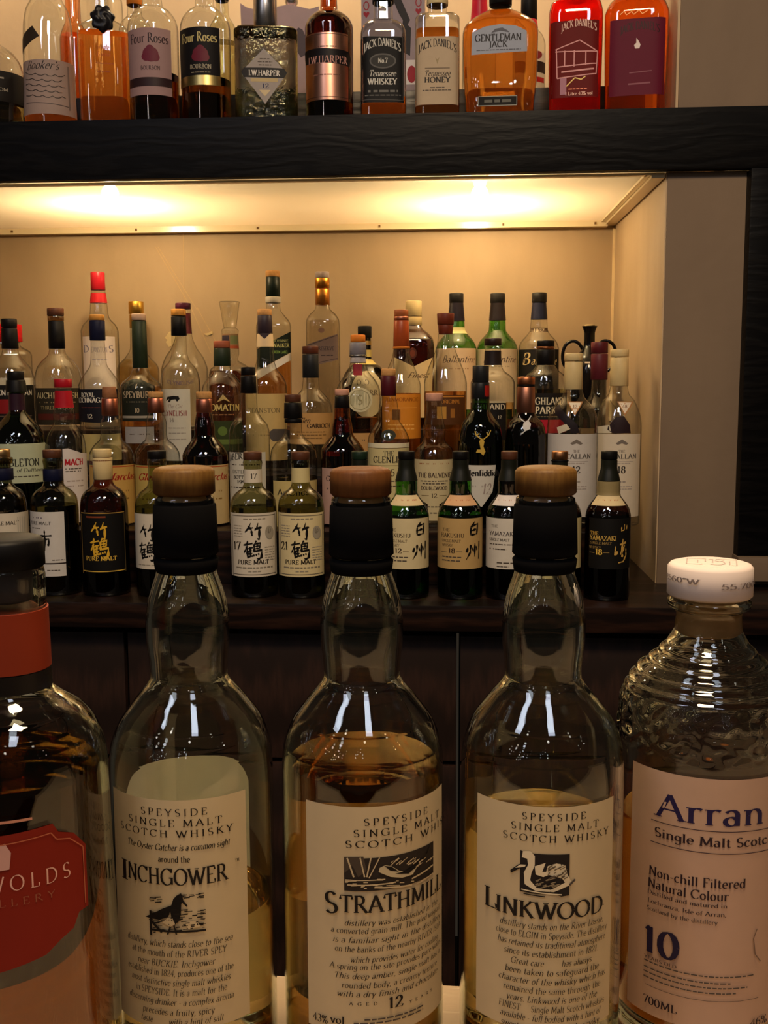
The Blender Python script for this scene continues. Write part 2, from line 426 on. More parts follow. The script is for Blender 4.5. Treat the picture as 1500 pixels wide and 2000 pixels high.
# brush characters: strokes of (x, y, width) in a 100-box, y downward
BR = {
'take': [[(38, 0, 5), (24, 30, 9), (4, 54, 7)], [(18, 34, 9), (52, 27, 8)], [(39, 32, 10), (46, 74, 8), (40, 70, 4)], [(80, 0, 7), (74, 22, 8), (60, 44, 5)],
         [(60, 36, 8), (100, 26, 8)], [(87, 30, 10), (85, 100, 9), (74, 90, 3)]],
'crane': [[(0, 24, 6), (50, 14, 9)], [(24, 0, 9), (20, 26, 6)], [(22, 28, 9), (4, 66, 5)], [(20, 38, 11), (24, 94, 9)], [(20, 44, 8), (52, 36, 8)],
          [(24, 58, 7), (48, 53, 7)], [(24, 72, 7), (48, 67, 7)], [(22, 88, 8), (56, 80, 7)], [(38, 34, 9), (39, 84, 8)], [(70, 0, 8), (60, 16, 6)],
          [(58, 18, 10), (58, 62, 9)], [(58, 19, 8), (90, 13, 9), (86, 42, 8)], [(60, 31, 6), (85, 28, 6)], [(60, 43, 6), (86, 41, 6)],
          [(56, 58, 9), (100, 50, 9)], [(98, 52, 9), (95, 90, 9), (80, 100, 10), (70, 94, 4)], [(54, 74, 7), (58, 84, 7)], [(66, 72, 7), (70, 81, 7)], [(78, 68, 7), (82, 77, 7)]],
'white': [[(62, 0, 6), (52, 14, 11), (34, 26, 6)], [(30, 28, 11), (28, 84, 9)], [(28, 30, 9), (90, 16, 11), (80, 80, 10)], [(36, 55, 8), (74, 48, 9)], [(32, 82, 9), (80, 76, 9)]],
'state': [[(14, 36, 7), (6, 60, 10)], [(32, 20, 10), (30, 60, 9), (4, 100, 5)], [(44, 36, 8), (50, 56, 8)], [(62, 14, 10), (60, 86, 9)], [(72, 30, 8), (78, 52, 8)], [(96, 4, 11), (94, 100, 10)]],
'city': [[(48, 0, 9), (50, 24, 8)], [(0, 30, 8), (100, 26, 9)], [(50, 26, 12), (48, 100, 9)], [(28, 44, 7), (26, 80, 8)], [(28, 46, 6), (80, 42, 8), (76, 74, 9), (66, 68, 3)]],
'peak': [[(52, 0, 8), (50, 44, 9)], [(14, 22, 10), (10, 54, 9), (50, 46, 8)], [(88, 8, 8), (84, 44, 12)]],
'cape': [[(12, 30, 11), (4, 66, 9), (26, 54, 9)], [(62, 0, 9), (56, 40, 10), (44, 66, 7)], [(40, 24, 7), (88, 16, 9)], [(76, 28, 9), (60, 52, 11), (52, 74, 8), (66, 70, 6)],
         [(88, 40, 6), (90, 70, 8), (66, 96, 7), (30, 100, 5)]],
'script': [[(0, 40, 7), (14, 4, 8), (20, 40, 7), (8, 90, 7)], [(18, 30, 6), (40, 22, 7), (34, 50, 6), (50, 44, 6)], [(52, 40, 6), (66, 30, 7), (64, 54, 6), (82, 30, 6), (100, 46, 5)]],
}
def brush_quads(key):
    out = []
    for st in BR[key]:
        pts = []
        for (a, b) in zip(st, st[1:]):
            for i in range(4):
                t = i / 4.0; pts.append(tuple(a[k] + (b[k] - a[k]) * t for k in range(3)))
        pts.append(st[-1]); n = len(pts); L = []; Rr = []
        for i, (x, y, wd) in enumerate(pts):
            a = pts[max(0, i - 1)]; b = pts[min(n - 1, i + 1)]
            th = atan2(b[1] - a[1], b[0] - a[0]); hw = wd * 0.78 * (0.75 + 0.35 * sin(i * 1.9 + x))
            if i in (0, n - 1): hw *= 0.6
            L.append((x - sin(th) * hw, y + cos(th) * hw)); Rr.append((x + sin(th) * hw, y - cos(th) * hw))
        for i in range(n - 1): out.append([L[i], Rr[i], Rr[i + 1], L[i + 1]])
    return out

# label decoration records (x in photograph pixels from the bottle's axis, y in photograph pixels)
def T(s, x, y, cap, wd=None, col='#1a1412', arch=0.0, wt=1.0, serif=True, slant=0.0, track=0.04): return ('T', s, x, y, cap, wd, col, arch, wt, serif, slant, track)
def R(x0, x1, y0, y1, col): return ('R', x0, x1, y0, y1, col)
def P(pts, col): return ('P', pts, col)
def K(key, x, y, wd, ht, col): return ('K', key, x, y, wd, ht, col)
def E(x, y, rx, ry, col): return ('P', [(x + rx * cos(a * pi / 10), y + ry * sin(a * pi / 10)) for a in range(20)], col)
def LN(pts, wd, col): return ('LN', pts, wd, col)
def G(x0, x1, y, h=1.6, col='#4a4038', seed=1):
    """a line of fine print too small to read: a row of word-length dashes"""
    return ('G', x0, x1, y, h, col, seed)

class Surf:
    """bottle outside: converts photograph pixels on its front to points of the surface"""
    def __init__(s, axis, rfun, n, dep, base):
        s.ax, s.rf, s.n, s.dep, s.base = axis, rfun, n, dep, base     # axis = world (x, y) of the bottle, rfun(z local) -> radius
        s.dist = sqrt((axis[0] - CAM.x) ** 2 + (axis[1] - CAM.y) ** 2)
        s.cx = None
    def z_axis(s, py, near=0.0):
        d = raydir(s.cx, py); h = sqrt(d.x ** 2 + d.y ** 2)
        return CAM.z + (s.dist - near) * d.z / h - s.base
    def mpp(s, z): return zc((s.ax[0], s.ax[1], s.base + z)) / FPX
    def unproject(s, dx, py):
        """arc length u and height z of the surface point seen dx pixels beside the axis at row py"""
        z = s.z_axis(py)
        for _ in range(4):
            r = max(s.rf(z), 1e-4); m = s.mpp(z) ; X = dx * m * (1 - 0.5 * r / s.dist)
            X = max(-r * .999, min(r * .999, X))
            if s.n: near = r * s.dep * (1 - abs(X / r) ** s.n) ** (1.0 / s.n)
            else: near = s.dep * sqrt(r * r - X * X)
            z = s.z_axis(py, near)
        return (X if s.n else r * asin(X / r)), z
    def point(s, u, z, eps):
        r = max(s.rf(z), 1e-4)
        if s.n:
            u = max(-r * .999, min(r * .999, u))
            return (u, -(r * s.dep * (1 - abs(u / r) ** s.n) ** (1.0 / s.n)) - eps, z)
        a = u / r
        return ((r + eps) * sin(a), -(r + eps) * cos(a) * s.dep, z)

def poly_faces(bm, surf, uv, eps, mi, maxlen):
    """a flat polygon in (u, z) cut fine enough to bend round the bottle"""
    tb = bmesh.new()
    vs = [tb.verts.new((u, z, 0)) for u, z in uv]
    try: f = tb.faces.new(vs)
    except ValueError: tb.free(); return
    f.normal_update()
    if f.normal.z < 0: f.normal_flip()
    bmesh.ops.triangulate(tb, faces=tb.faces[:])
    for _ in range(5):
        es = [e for e in tb.edges if abs(e.verts[0].co.x - e.verts[1].co.x) > maxlen]
        if not es: break
        bmesh.ops.subdivide_edges(tb, edges=es, cuts=1)
        bmesh.ops.triangulate(tb, faces=tb.faces[:])
    mp = {v: bm.verts.new(surf.point(v.co.x, v.co.y, eps)) for v in tb.verts}
    for f in tb.faces:
        nf = bm.faces.new([mp[v] for v in f.verts]); nf.material_index = mi
    tb.free()

def build_label(name, surf, spec, parent, e0=0.00035, trans=0.0):
    """spec: y0, y1, x0, x1 pixels, colour, decorations, outline (None or polygon pixels)"""
    y0, y1, x0, x1, col, deco = spec[:6]
    outline = spec[6] if len(spec) > 6 else None
    bm = bmesh.new(); mats = []; idx = {}
    def mi(c):
        if c not in idx:
            idx[c] = len(mats)
            mats.append(paper(c, trans) if not mats else (foil(c[1:]) if c[0] == '!' else ink(c)))
        return idx[c]
    ymid = 0.5 * (y0 + y1); rr = max(surf.rf(surf.z_axis(ymid)), .003); ml = rr * 0.12
    if col:
        first = mi(col) if col[0] != '!' else None
        if first is None:
            mats.append(foil(col[1:])); idx[col] = 0; first = 0
        if outline:
            poly_faces(bm, surf, [surf.unproject(x, y) for x, y in outline], e0, first, ml)
        else:
            ua, _ = surf.unproject(x0, ymid); ub, _ = surf.unproject(x1, ymid)
            _, za = surf.unproject(0.0 if x0 < 0 < x1 else 0.5 * (x0 + x1), y0); _, zb = surf.unproject(0.0 if x0 < 0 < x1 else 0.5 * (x0 + x1), y1)
            nu = max(4, int((ub - ua) / ml) + 1); nv = max(2, int((za - zb) / 0.006) + 1)
            g = [[bm.verts.new(surf.point(ua + (ub - ua) * i / nu, zb + (za - zb) * j / nv, e0)) for i in range(nu + 1)] for j in range(nv + 1)]
            for j in range(nv):
                for i in range(nu): bm.faces.new([g[j][i], g[j][i + 1], g[j + 1][i + 1], g[j + 1][i]]).material_index = first
    else:
        mats.append(ink('#888888')); 
    for k, d in enumerate(deco):
        e = e0 + 0.00012 + 0.00004 * min(k, 12)
        if d[0] == 'T':
            _, s, x, y, cap, wd, c, arch, wt, serif, slant, track = d
            q, wid = text_quads(s, .15 * wt, .05 * wt, serif, track, slant)
            u, z = surf.unproject(x, y); m = surf.mpp(z); sy = cap * m
            if wd is None: sx = sy
            else:
                uA, _ = surf.unproject(x - wd / 2, y); uB, _ = surf.unproject(x + wd / 2, y); sx = (uB - uA) / wid; u = 0.5 * (uA + uB)
            am = arch * m
            for quad in q:
                pts = []
                for px, py in quad:
                    t = px / wid * 2 - 1
                    pts.append(surf.point(u + (px - wid / 2) * sx, z + py * sy + am * (1 - t * t), e))
                f = bm.faces.new([bm.verts.new(p) for p in pts]); f.material_index = mi(c)
        elif d[0] == 'K':
            _, key, x, y, wd, ht, c = d
            u, z = surf.unproject(x, y); m = surf.mpp(z)
            for quad in brush_quads(key):
                f = bm.faces.new([bm.verts.new(surf.point(u + (px - 50) * .01 * wd * m, z - (py - 50) * .01 * ht * m, e)) for px, py in quad]); f.material_index = mi(c)
        elif d[0] == 'R':
            _, a, b, ya, yb, c = d
            ua, _ = surf.unproject(a, (ya + yb) / 2); ub, _ = surf.unproject(b, (ya + yb) / 2)
            _, z0 = surf.unproject((a + b) / 2, ya); _, z1 = surf.unproject((a + b) / 2, yb)
            nu = max(1, int(abs(ub - ua) / ml) + 1)
            lo = [bm.verts.new(surf.point(ua + (ub - ua) * i / nu, z1, e)) for i in range(nu + 1)]
            hi = [bm.verts.new(surf.point(ua + (ub - ua) * i / nu, z0, e)) for i in range(nu + 1)]
            for i in range(nu): bm.faces.new([lo[i], lo[i + 1], hi[i + 1], hi[i]]).material_index = mi(c)
        elif d[0] == 'P':
            poly_faces(bm, surf, [surf.unproject(x, y) for x, y in d[1]], e, mi(d[2]), ml)
        elif d[0] == 'LN':
            pts = [surf.unproject(x, y) for x, y in d[1]]; hw = d[2] * surf.mpp(pts[0][1]) / 2
            for (a, b) in zip(pts, pts[1:]):
                th = atan2(b[1] - a[1], b[0] - a[0]); nx, ny = -sin(th) * hw, cos(th) * hw; k2 = max(1, int(abs(b[0] - a[0]) / ml) + 1)
                for i in range(k2):
                    p = (a[0] + (b[0] - a[0]) * i / k2, a[1] + (b[1] - a[1]) * i / k2); q2 = (a[0] + (b[0] - a[0]) * (i + 1) / k2, a[1] + (b[1] - a[1]) * (i + 1) / k2)
                    f = bm.faces.new([bm.verts.new(surf.point(px, py, e)) for px, py in ((p[0] - nx, p[1] - ny), (q2[0] - nx, q2[1] - ny), (q2[0] + nx, q2[1] + ny), (p[0] + nx, p[1] + ny))]); f.material_index = mi(d[3])
        elif d[0] == 'G':
            _, a, b, y, h, c, seed = d
            rnd = random.Random(seed * 7 + int(y)); x = a
            u0, z = surf.unproject((a + b) / 2, y); m = surf.mpp(z); hh = h * m / 2
            while x < b:
                wl = rnd.uniform(3, 8) * h / 1.6
                xe = min(b, x + wl)
                ua, _ = surf.unproject(x, y); ub, _ = surf.unproject(xe, y)
                f = bm.faces.new([bm.verts.new(surf.point(p, q, e)) for p, q in ((ua, z - hh), (ub, z - hh), (ub, z + hh), (ua, z + hh))]); f.material_index = mi(c)
                x = xe + 1.3 * h / 1.6
    return finish(name, bm, mats, parent, smooth=True)

ROWS = {'a': (1.74, 1.035), 'b': (1.92, 1.129), 'c': (2.11, 1.21), 'd': (2.30, 1.29), 't': (1.935, 1.8375), 'u': (2.14, 1.922)}
def place(cx, yref, row):
    """axis position: row plane, or a given depth along the lens axis for the bottles on the bar"""
    if isinstance(row, str):
        Y, base = ROWS[row]; p = onY(cx, yref, Y)
    else:
        depth, base = row; p = CAM + raydir(cx, yref) * depth
    return (p.x, p.y), base
def bottle(label, row, cx, prof, caps=(), labels=(), glass=None, fill=None, liq='gold', n=0, dep=1.0, name='whisky_bottle', group=None,
           cat='bottle', yref=None, seg=40, turn=0.0, dy=0.0):
    yref = yref if yref is not None else prof[0][0] + 90
    ax, base = place(cx, yref, row)
    if dy: ax = (ax[0] * (ax[1] + dy) / ax[1], ax[1] + dy)
    face = atan2(-(ax[0] - CAM.x), (ax[1] - CAM.y))
    root = empty(name, (ax[0], ax[1], base), face + turn)
    tag(root, label, cat, group)
    sf = Surf(ax, None, n, dep, base); sf.cx = cx
    pz = []
    for y, hw in prof:
        z = sf.z_axis(y); pz.append((z, hw * sf.mpp(z)))
    pz = [p for p in pz if p[0] > 0.012]
    r_end = pz[-1][1]
    pz.append((0.006, r_end))
    asc = sorted(pz); fn = pchip(asc, 0); sf.rf = fn
    top = asc[-1][0]
    rings = []
    zs = sorted({top - (top - 0.006) * i / 44.0 for i in range(45)} | {p[0] for p in asc}, reverse=True)
    rings = [(z, fn(z)) for z in zs] + [(0.0022, r_end * .985), (0.0, r_end * .93)]
    bm = bmesh.new(); lathe(bm, rings, seg, n, dep)
    finish('glass_body', bm, glass or thin_glass(), root, ang=50)
    if fill is not None:
        zf = sf.z_axis(fill); zl = [z for z in zs if z < zf - .001]
        lr = [(zf, fn(zf) - .0016)] + [(z, max(fn(z) - .0016, .001)) for z in zl if z > .008] + [(0.0075, r_end - .0024)]
        bm = bmesh.new(); lathe(bm, lr, seg, n, dep); finish('liquid', bm, liquid(liq), root, ang=50)
    for c in caps:
        nm, ya, yb, h0, h1, mat = c[:6]
        za, zb = sf.z_axis(ya), sf.z_axis(yb); ra, rb = h0 * sf.mpp(za), h1 * sf.mpp(zb)
        bev = min(.0012, (za - zb) * .2)
        if len(c) > 6:      # follows the glass underneath
            k = 8; pr = [(za + (zb - za) * i / k, fn(za + (zb - za) * i / k) + .0007) for i in range(k + 1)]
        else:
            pr = [(za, ra - bev * 1.3), (za - bev * .35, ra - bev * .4), (za - bev, ra), (zb + bev * .6, rb), (zb, rb - bev * .6)]
        bm = bmesh.new(); lathe(bm, pr, 32); finish(nm, bm, mat, root, ang=50)
    for l in labels:
        build_label(l[0], sf, l[1:], root)
    return root, sf
CORK = lambda: M('#b5854f', .75, 0, .3, 220, .2)
# ------------------------------------------------------------------ the back bar: counter, niches, shelf, cabinet fronts
YF, YB = 1.87, 2.43                       # front face of the wall piers and back wall of the niches
XR = onY(1291, 714, YF).x                 # right end of the niches (front arris)
XRB = onY(1197, 650, YB).x                # right end at the back
XL = -1.25
ZC, ZS, ZN, ZU = 1.035, 1.8375, 1.738, 2.62   # counter top, shelf top, niche ceiling, upper ceiling
XP = onY(1441, 800, YF).x                 # right edge of the pier
XE = 1.25
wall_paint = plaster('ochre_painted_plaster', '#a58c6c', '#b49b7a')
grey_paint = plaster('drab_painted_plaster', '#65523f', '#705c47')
board_paint = M('#e6d3ac', .2, 0, .06, 9, spec=.8)
black_oak = wood('black_stained_oak', '#040303', '#0b0908', (1.5, 5, 7), .45, .22, 2.2, 14.0, .09)
brown_oak = wood('dark_brown_oak', '#1e120c', '#2e1c14', (9, 9, 1.3), .5, .15, 2.0, 4.0)
dark_top = wood('counter_oak', '#120a07', '#26160f', (1.2, 7, 7), .34, .2, 2.0, 9.0, .3)
bar_wood = wood('bar_top_oak', '#a08a70', '#d0bd9f', (2.0, 26, 26), .5, .35, 3.0, 5.0)
black_paint = M('#0c0a09', .5)

def frosted():
    """frosted acrylic sheet: scatters the bulbs behind it, lets part of their light straight through"""
    m, nt, out = newmat('frosted_acrylic_panel')
    t = nt.nodes.new('ShaderNodeBsdfTranslucent'); t.inputs[0].default_value = (.93, .86, .72, 1)
    d = nt.nodes.new('ShaderNodeBsdfDiffuse'); d.inputs[0].default_value = (.8, .72, .56, 1)
    c = nt.nodes.new('ShaderNodeBsdfTransparent'); c.inputs[0].default_value = (1, .97, .9, 1)
    g = nt.nodes.new('ShaderNodeBsdfGlossy'); g.inputs['Roughness'].default_value = .12
    tc = nt.nodes.new('ShaderNodeTexCoord'); nz = nt.nodes.new('ShaderNodeTexNoise'); nz.inputs['Scale'].default_value = 7; nz.inputs['Detail'].default_value = 5
    nt.links.new(tc.outputs['Object'], nz.inputs['Vector'])
    mr = nt.nodes.new('ShaderNodeMapRange'); mr.inputs[3].default_value = .5; mr.inputs[4].default_value = .72; nt.links.new(nz.outputs['Fac'], mr.inputs[0])
    a = nt.nodes.new('ShaderNodeMixShader'); nt.links.new(mr.outputs[0], a.inputs[0]); nt.links.new(d.outputs[0], a.inputs[1]); nt.links.new(t.outputs[0], a.inputs[2])
    b = nt.nodes.new('ShaderNodeMixShader'); b.inputs[0].default_value = .45; nt.links.new(a.outputs[0], b.inputs[1]); nt.links.new(c.outputs[0], b.inputs[2])
    e = nt.nodes.new('ShaderNodeMixShader'); e.inputs[0].default_value = .06; nt.links.new(b.outputs[0], e.inputs[1]); nt.links.new(g.outputs[0], e.inputs[2])
    nt.links.new(e.outputs[0], out.inputs[0]); return m
structure(box('wall_back', XL - .15, XE, YB, YB + .12, 0.9, ZU + .2, wall_paint))
structure(hexa('wall_right', [(XR, YF, ZC - .06), (XR + .2, YF, ZC - .06), (XR + .2, YB + .01, ZC - .06), (XRB, YB + .01, ZC - .06),
                              (XR, YF, ZN), (XR + .2, YF, ZN), (XR + .2, YB + .01, ZN), (XRB, YB + .01, ZN)], wall_paint))
structure(hexa('wall_upper_right', [(XR + .012, YF, ZS), (XR + .2, YF, ZS), (XR + .2, YB + .01, ZS), (XRB + .02, YB + .01, ZS),
                                    (XR + .012, YF, ZU + .2), (XR + .2, YF, ZU + .2), (XR + .2, YB + .01, ZU + .2), (XRB + .02, YB + .01, ZU + .2)], wall_paint))
structure(box('wall_left', XL - .15, XL, YF, YB + .01, ZC - .06, ZU + .2, wall_paint))
# drab front face of the pier, below and above the shelf
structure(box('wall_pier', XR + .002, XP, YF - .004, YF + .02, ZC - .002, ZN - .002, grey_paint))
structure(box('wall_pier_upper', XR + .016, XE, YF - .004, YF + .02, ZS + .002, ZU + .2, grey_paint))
# dark panelled frame right of the pier with its plastered sill
t = tag(empty('cabinet_frame', (XP, YF - .02, 1.1)), 'black wooden panelled cupboard front to the right of the drab plaster pier', 'cabinet')
zs0 = onY(1470, 1086, YF - .03).z
bm = bmesh.new()
boxbm(bm, 0.0, .05, -.012, .04, zs0 - 1.1, ZN - 1.1 - .002, .003)
boxbm(bm, .05, XE - XP, -.012, .04, zs0 - 1.1, zs0 - 1.1 + .05, .003)
finish('stile', bm, black_oak, t)
bm = bmesh.new(); boxbm(bm, .05, XE - XP, .006, .04, zs0 - 1.1 + .05, ZN - 1.1 - .002); finish('panel', bm, black_paint, t)
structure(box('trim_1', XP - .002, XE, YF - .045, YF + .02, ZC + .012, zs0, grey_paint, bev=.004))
# shelf between the niches: black oak fascia, dark board
t = tag(empty('wall_shelf', (XL, YF, ZN)), 'thick black oak shelf with a grained fascia carrying the upper bottles', 'shelf')
bm = bmesh.new(); boxbm(bm, 0, XE - XL, -.022, .0, .0, ZS - ZN, .002); finish('fascia', bm, black_oak, t)
bm = bmesh.new(); boxbm(bm, 0, XR + .04 - XL, .0, YB - YF, ZS - ZN - .025, ZS - ZN - .0005); finish('shelf_board', bm, dark_top, t)
bm = bmesh.new(); boxbm(bm, 0, XR + .02 - XL, .002, YB - YF - .002, ZS - ZN - .029, ZS - ZN - .0255); finish('white_lining', bm, M('#efe9da', .8, 0, .03), t)
# painted ceiling board of the lower niche with moulding
structure(hexa('ceiling_niche', [(XL, YF + .001, ZN), (XR, YF + .001, ZN), (XRB, YB, ZN), (XL, YB, ZN), (XL, YF + .001, ZN + .003), (XR, YF + .001, ZN + .003), (XRB, YB, ZN + .003), (XL, YB, ZN + .003)], frosted()))
def strip(name, a, b, wdt, hgt, mat):
    """square moulding from a to b hanging below the ceiling, width to the left-hand side"""
    a, b = Vector(a), Vector(b); d = (b - a).normalized(); nrm = Vector((-d.y, d.x, 0)) * wdt
    lo = Vector((0, 0, -hgt))
    return structure(hexa(name, [a + lo, b + lo, b + nrm + lo, a + nrm + lo, a, b, b + nrm, a + nrm], mat))
strip('trim_2', (XRB - .02, YB, ZN), (XL, YB, ZN), .026, .013, board_paint)
strip('trim_3', (XR - .002, YF + .002, ZN), (XRB - .002, YB, ZN), .022, .009, board_paint)
strip('trim_4', (XR - .024, YF + .002, ZN), (XRB - .024, YB, ZN), .010, .004, board_paint)
strip('trim_5', (XL, YF + .003, ZN), (XR - .03, YF + .003, ZN), .012, .004, board_paint)
structure(box('trim_6', XRB - .005, XRB + .001, YB - .006, YB - .0005, 1.30, ZN - .014, M('#e8cfa2', .5)))
bm = bmesh.new()
for px in (22, 265, 503, 741, 983, 1163):
    p = onY(px, 428, YB - .027)
    boxbm(bm, p.x - .002, p.x + .002, YB - .0285, YB - .0255, ZN - .009, ZN - .004)
structure(finish('trim_7', bm, M('#6b4d28', .5), smooth=False))
structure(box('ceiling_upper', XL - .15, XE, YF - .02, YB + .1, ZU, ZU + .05, board_paint))
# peeling plaster and scratches on the back wall
def patch(name, pts, mat, off=.0012):
    bm = bmesh.new(); q = [onY(x, y, YB) for x, y in pts]
    lo = [bm.verts.new((p.x, YB - .0001, p.z)) for p in q]; hi = [bm.verts.new((p.x, YB - off, p.z)) for p in q]
    bm.faces.new(hi)
    for i in range(len(q)): bm.faces.new([lo[i], lo[(i + 1) % len(q)], hi[(i + 1) % len(q)], hi[i]])
    bmesh.ops.recalc_face_normals(bm, faces=bm.faces)
    return structure(finish(name, bm, mat, smooth=False))
chip = M('#cdb688', .8, 0, .15, 80); scratch = M('#bfa27a', .7, 0, .1, 80)
patch('trim_8', [(322, 660), (331, 648), (342, 645), (347, 652), (343, 672), (330, 678), (324, 668), (328, 664)], chip, .002)
patch('trim_9', [(398, 652), (408, 650), (415, 646), (416, 652), (406, 656)], chip, .002)
for i, (a, b) in enumerate((((303, 482), (372, 600)), ((308, 482), (385, 606)), ((372, 600), (412, 690)), ((357, 445), (359, 590)), ((384, 600), (440, 702)))):
    patch('trim_%d' % (10 + i), [a, (a[0] + 1.6, a[1]), (b[0] + 1.4, b[1]), (b[0], b[1])], scratch, .0006)

# stepped bottle tiers
for i, (y0, y1, z1) in enumerate(((1.832, 2.0195, 1.129), (2.02, 2.2045, 1.21), (2.205, YB - .002, 1.29))):
    tag(box('bottle_riser', XL + .01, XR - .06 - .022 * i, y0, y1, ZC + .0005, z1, dark_top, bev=.002),
        ['lowest dark wooden step in the niche, under the second row of bottles', 'middle dark wooden step in the niche, under the third row of bottles', 'highest dark wooden step in the niche, under the bottles nearest its back wall'][i], 'riser')
tag(box('bottle_riser', XL + .01, XRB - .01, 2.03, YB - .002, ZS + .0005, 1.922, dark_top, bev=.002), 'dark wooden step behind the bottles on the upper shelf', 'riser')
# counter and cupboards below
zd0, zd1 = onY(750, 1241, 1.69).z, onY(750, 1489, 1.69).z
t = tag(empty('back_counter', (XL, 1.66, ZC - .042)), 'dark brown wooden counter carrying the lower bottles', 'counter')
bm = bmesh.new(); boxbm(bm, -.15, XE - XL, 0, YB - 1.66, 0, .042, .003); finish('worktop', bm, dark_top, t)
bm = bmesh.new(); boxbm(bm, -.15, XE - XL, .05, .08, -(ZC - .042 - zd0) + .0008, -.0005); finish('recess_strip', bm, black_paint, t)
xs = [onY(247 - 690, 1300, 1.69).x, onY(247, 1300, 1.69).x, onY(895, 1300, 1.69).x, XE]
nb = 0
for i in range(3):
    xa, xb = xs[i] + .003, xs[i + 1] - .003
    t = tag(empty('cupboard', (xa, 1.69, .1)), ['dark oak cupboard under the counter at the left end', 'dark oak cupboard under the middle of the counter', 'dark oak cupboard under the counter at the right end'][i], 'cupboard')
    bm = bmesh.new(); boxbm(bm, 0, xb - xa, .022, .6, -.1, zd0 - .1 + .0); finish('carcass', bm, black_paint, t)
    bm = bmesh.new(); boxbm(bm, 0, xb - xa, 0, .02, zd1 - .1 + .004, zd0 - .1, .003); d = finish('drawer_front', bm, brown_oak, t)
    bm = bmesh.new(); lathe(bm, [(.0, .006), (.004, .009), (.012, .009), (.016, .005)], 20)
    k = finish('knob', bm, foil('#8a7a5a', .3), d); k.rotation_euler = (radians(90), 0, 0); k.location = ((xb - xa) * .5 if i != 2 else .02, 0.001, zd1 - .1 + .03)
    bm = bmesh.new(); boxbm(bm, 0, xb - xa, 0, .02, 0.0, zd1 - .1 - .004, .003); finish('door', bm, brown_oak, t)
structure(box('floor', -2.6, 2.6, -2.8, YB + .1, -.05, 0.0, wood('floor_boards', '#0e0a07', '#1d140d', (12, 1, 12), .5)))

# bar top in front with its own slight angle
bt = tag(empty('bar_counter', (0, .566, 1.05), radians(-2.3)), 'grey brown wooden bar top carrying the five large whisky bottles', 'bar counter')
bm = bmesh.new(); boxbm(bm, -1.4, 1.4, -.50, .0, -.045, 0, .004); finish('bar_top', bm, bar_wood, bt)
bm = bmesh.new(); boxbm(bm, -1.4, 1.4, -.38, -.05, -1.05, -.0455); finish('bar_front', bm, brown_oak, bt)

# niche lamps: shallow frosted domes on the ceiling boards
def niche_lamp(x, y, z, strength, label, group, R0=.062, dz=.044):
    t = tag(empty('ceiling_lamp', (x, y, z)), label, 'lamp', group)
    bm = bmesh.new(); lathe(bm, [(0, R0 + .008), (-.004, R0 + .008), (-.006, R0)], 48); finish('lamp_ring', bm, M('#e8dcc0', .4), t)
    bm = bmesh.new(); lathe(bm, [(-.0062, R0 - .001)] + [(-.0062 - dz * sin(a), (R0 - .001) * cos(a)) for a in (.2, .45, .7, .95, 1.2, 1.45)], 48)
    finish('diffuser', bm, lampmat(strength), t)
LS = 70.0
BS = 1080.0
for i, px in enumerate((-505, 216, 937)):
    q = onZ(px, 402, ZN)
    t = tag(empty('ceiling_lamp', (q.x, q.y, ZS - .0295)), ['glowing bulb behind the frosted niche ceiling, beyond the left edge', 'glowing bulb behind the frosted niche ceiling, above the red capped bottle', 'glowing bulb behind the frosted niche ceiling, above the green bottles'][i], 'lamp', 'lamps over the lower niche')
    bm = bmesh.new(); lathe(bm, [(0, .018), (-.014, .018), (-.030, .011)], 28); finish('socket', bm, M('#e8e2d4', .5), t)
    bm = bmesh.new(); lathe(bm, [(-.0302, .008)] + [(-.046 + .016 * cos(k * pi / 10), max(.0005, .016 * sin(k * pi / 10))) for k in range(2, 11)], 32); finish('bulb', bm, lampmat(BS), t)
for i, x in enumerate((-.85, -.28, .3)):
    niche_lamp(x, 2.16, ZU - .0003, LS * 1.1, ['glowing round lamp high over the left end of the upper shelf', 'glowing round lamp high over the middle of the upper shelf', 'glowing round lamp high over the right end of the upper shelf'][i], 'lamps over the upper shelf', .06)
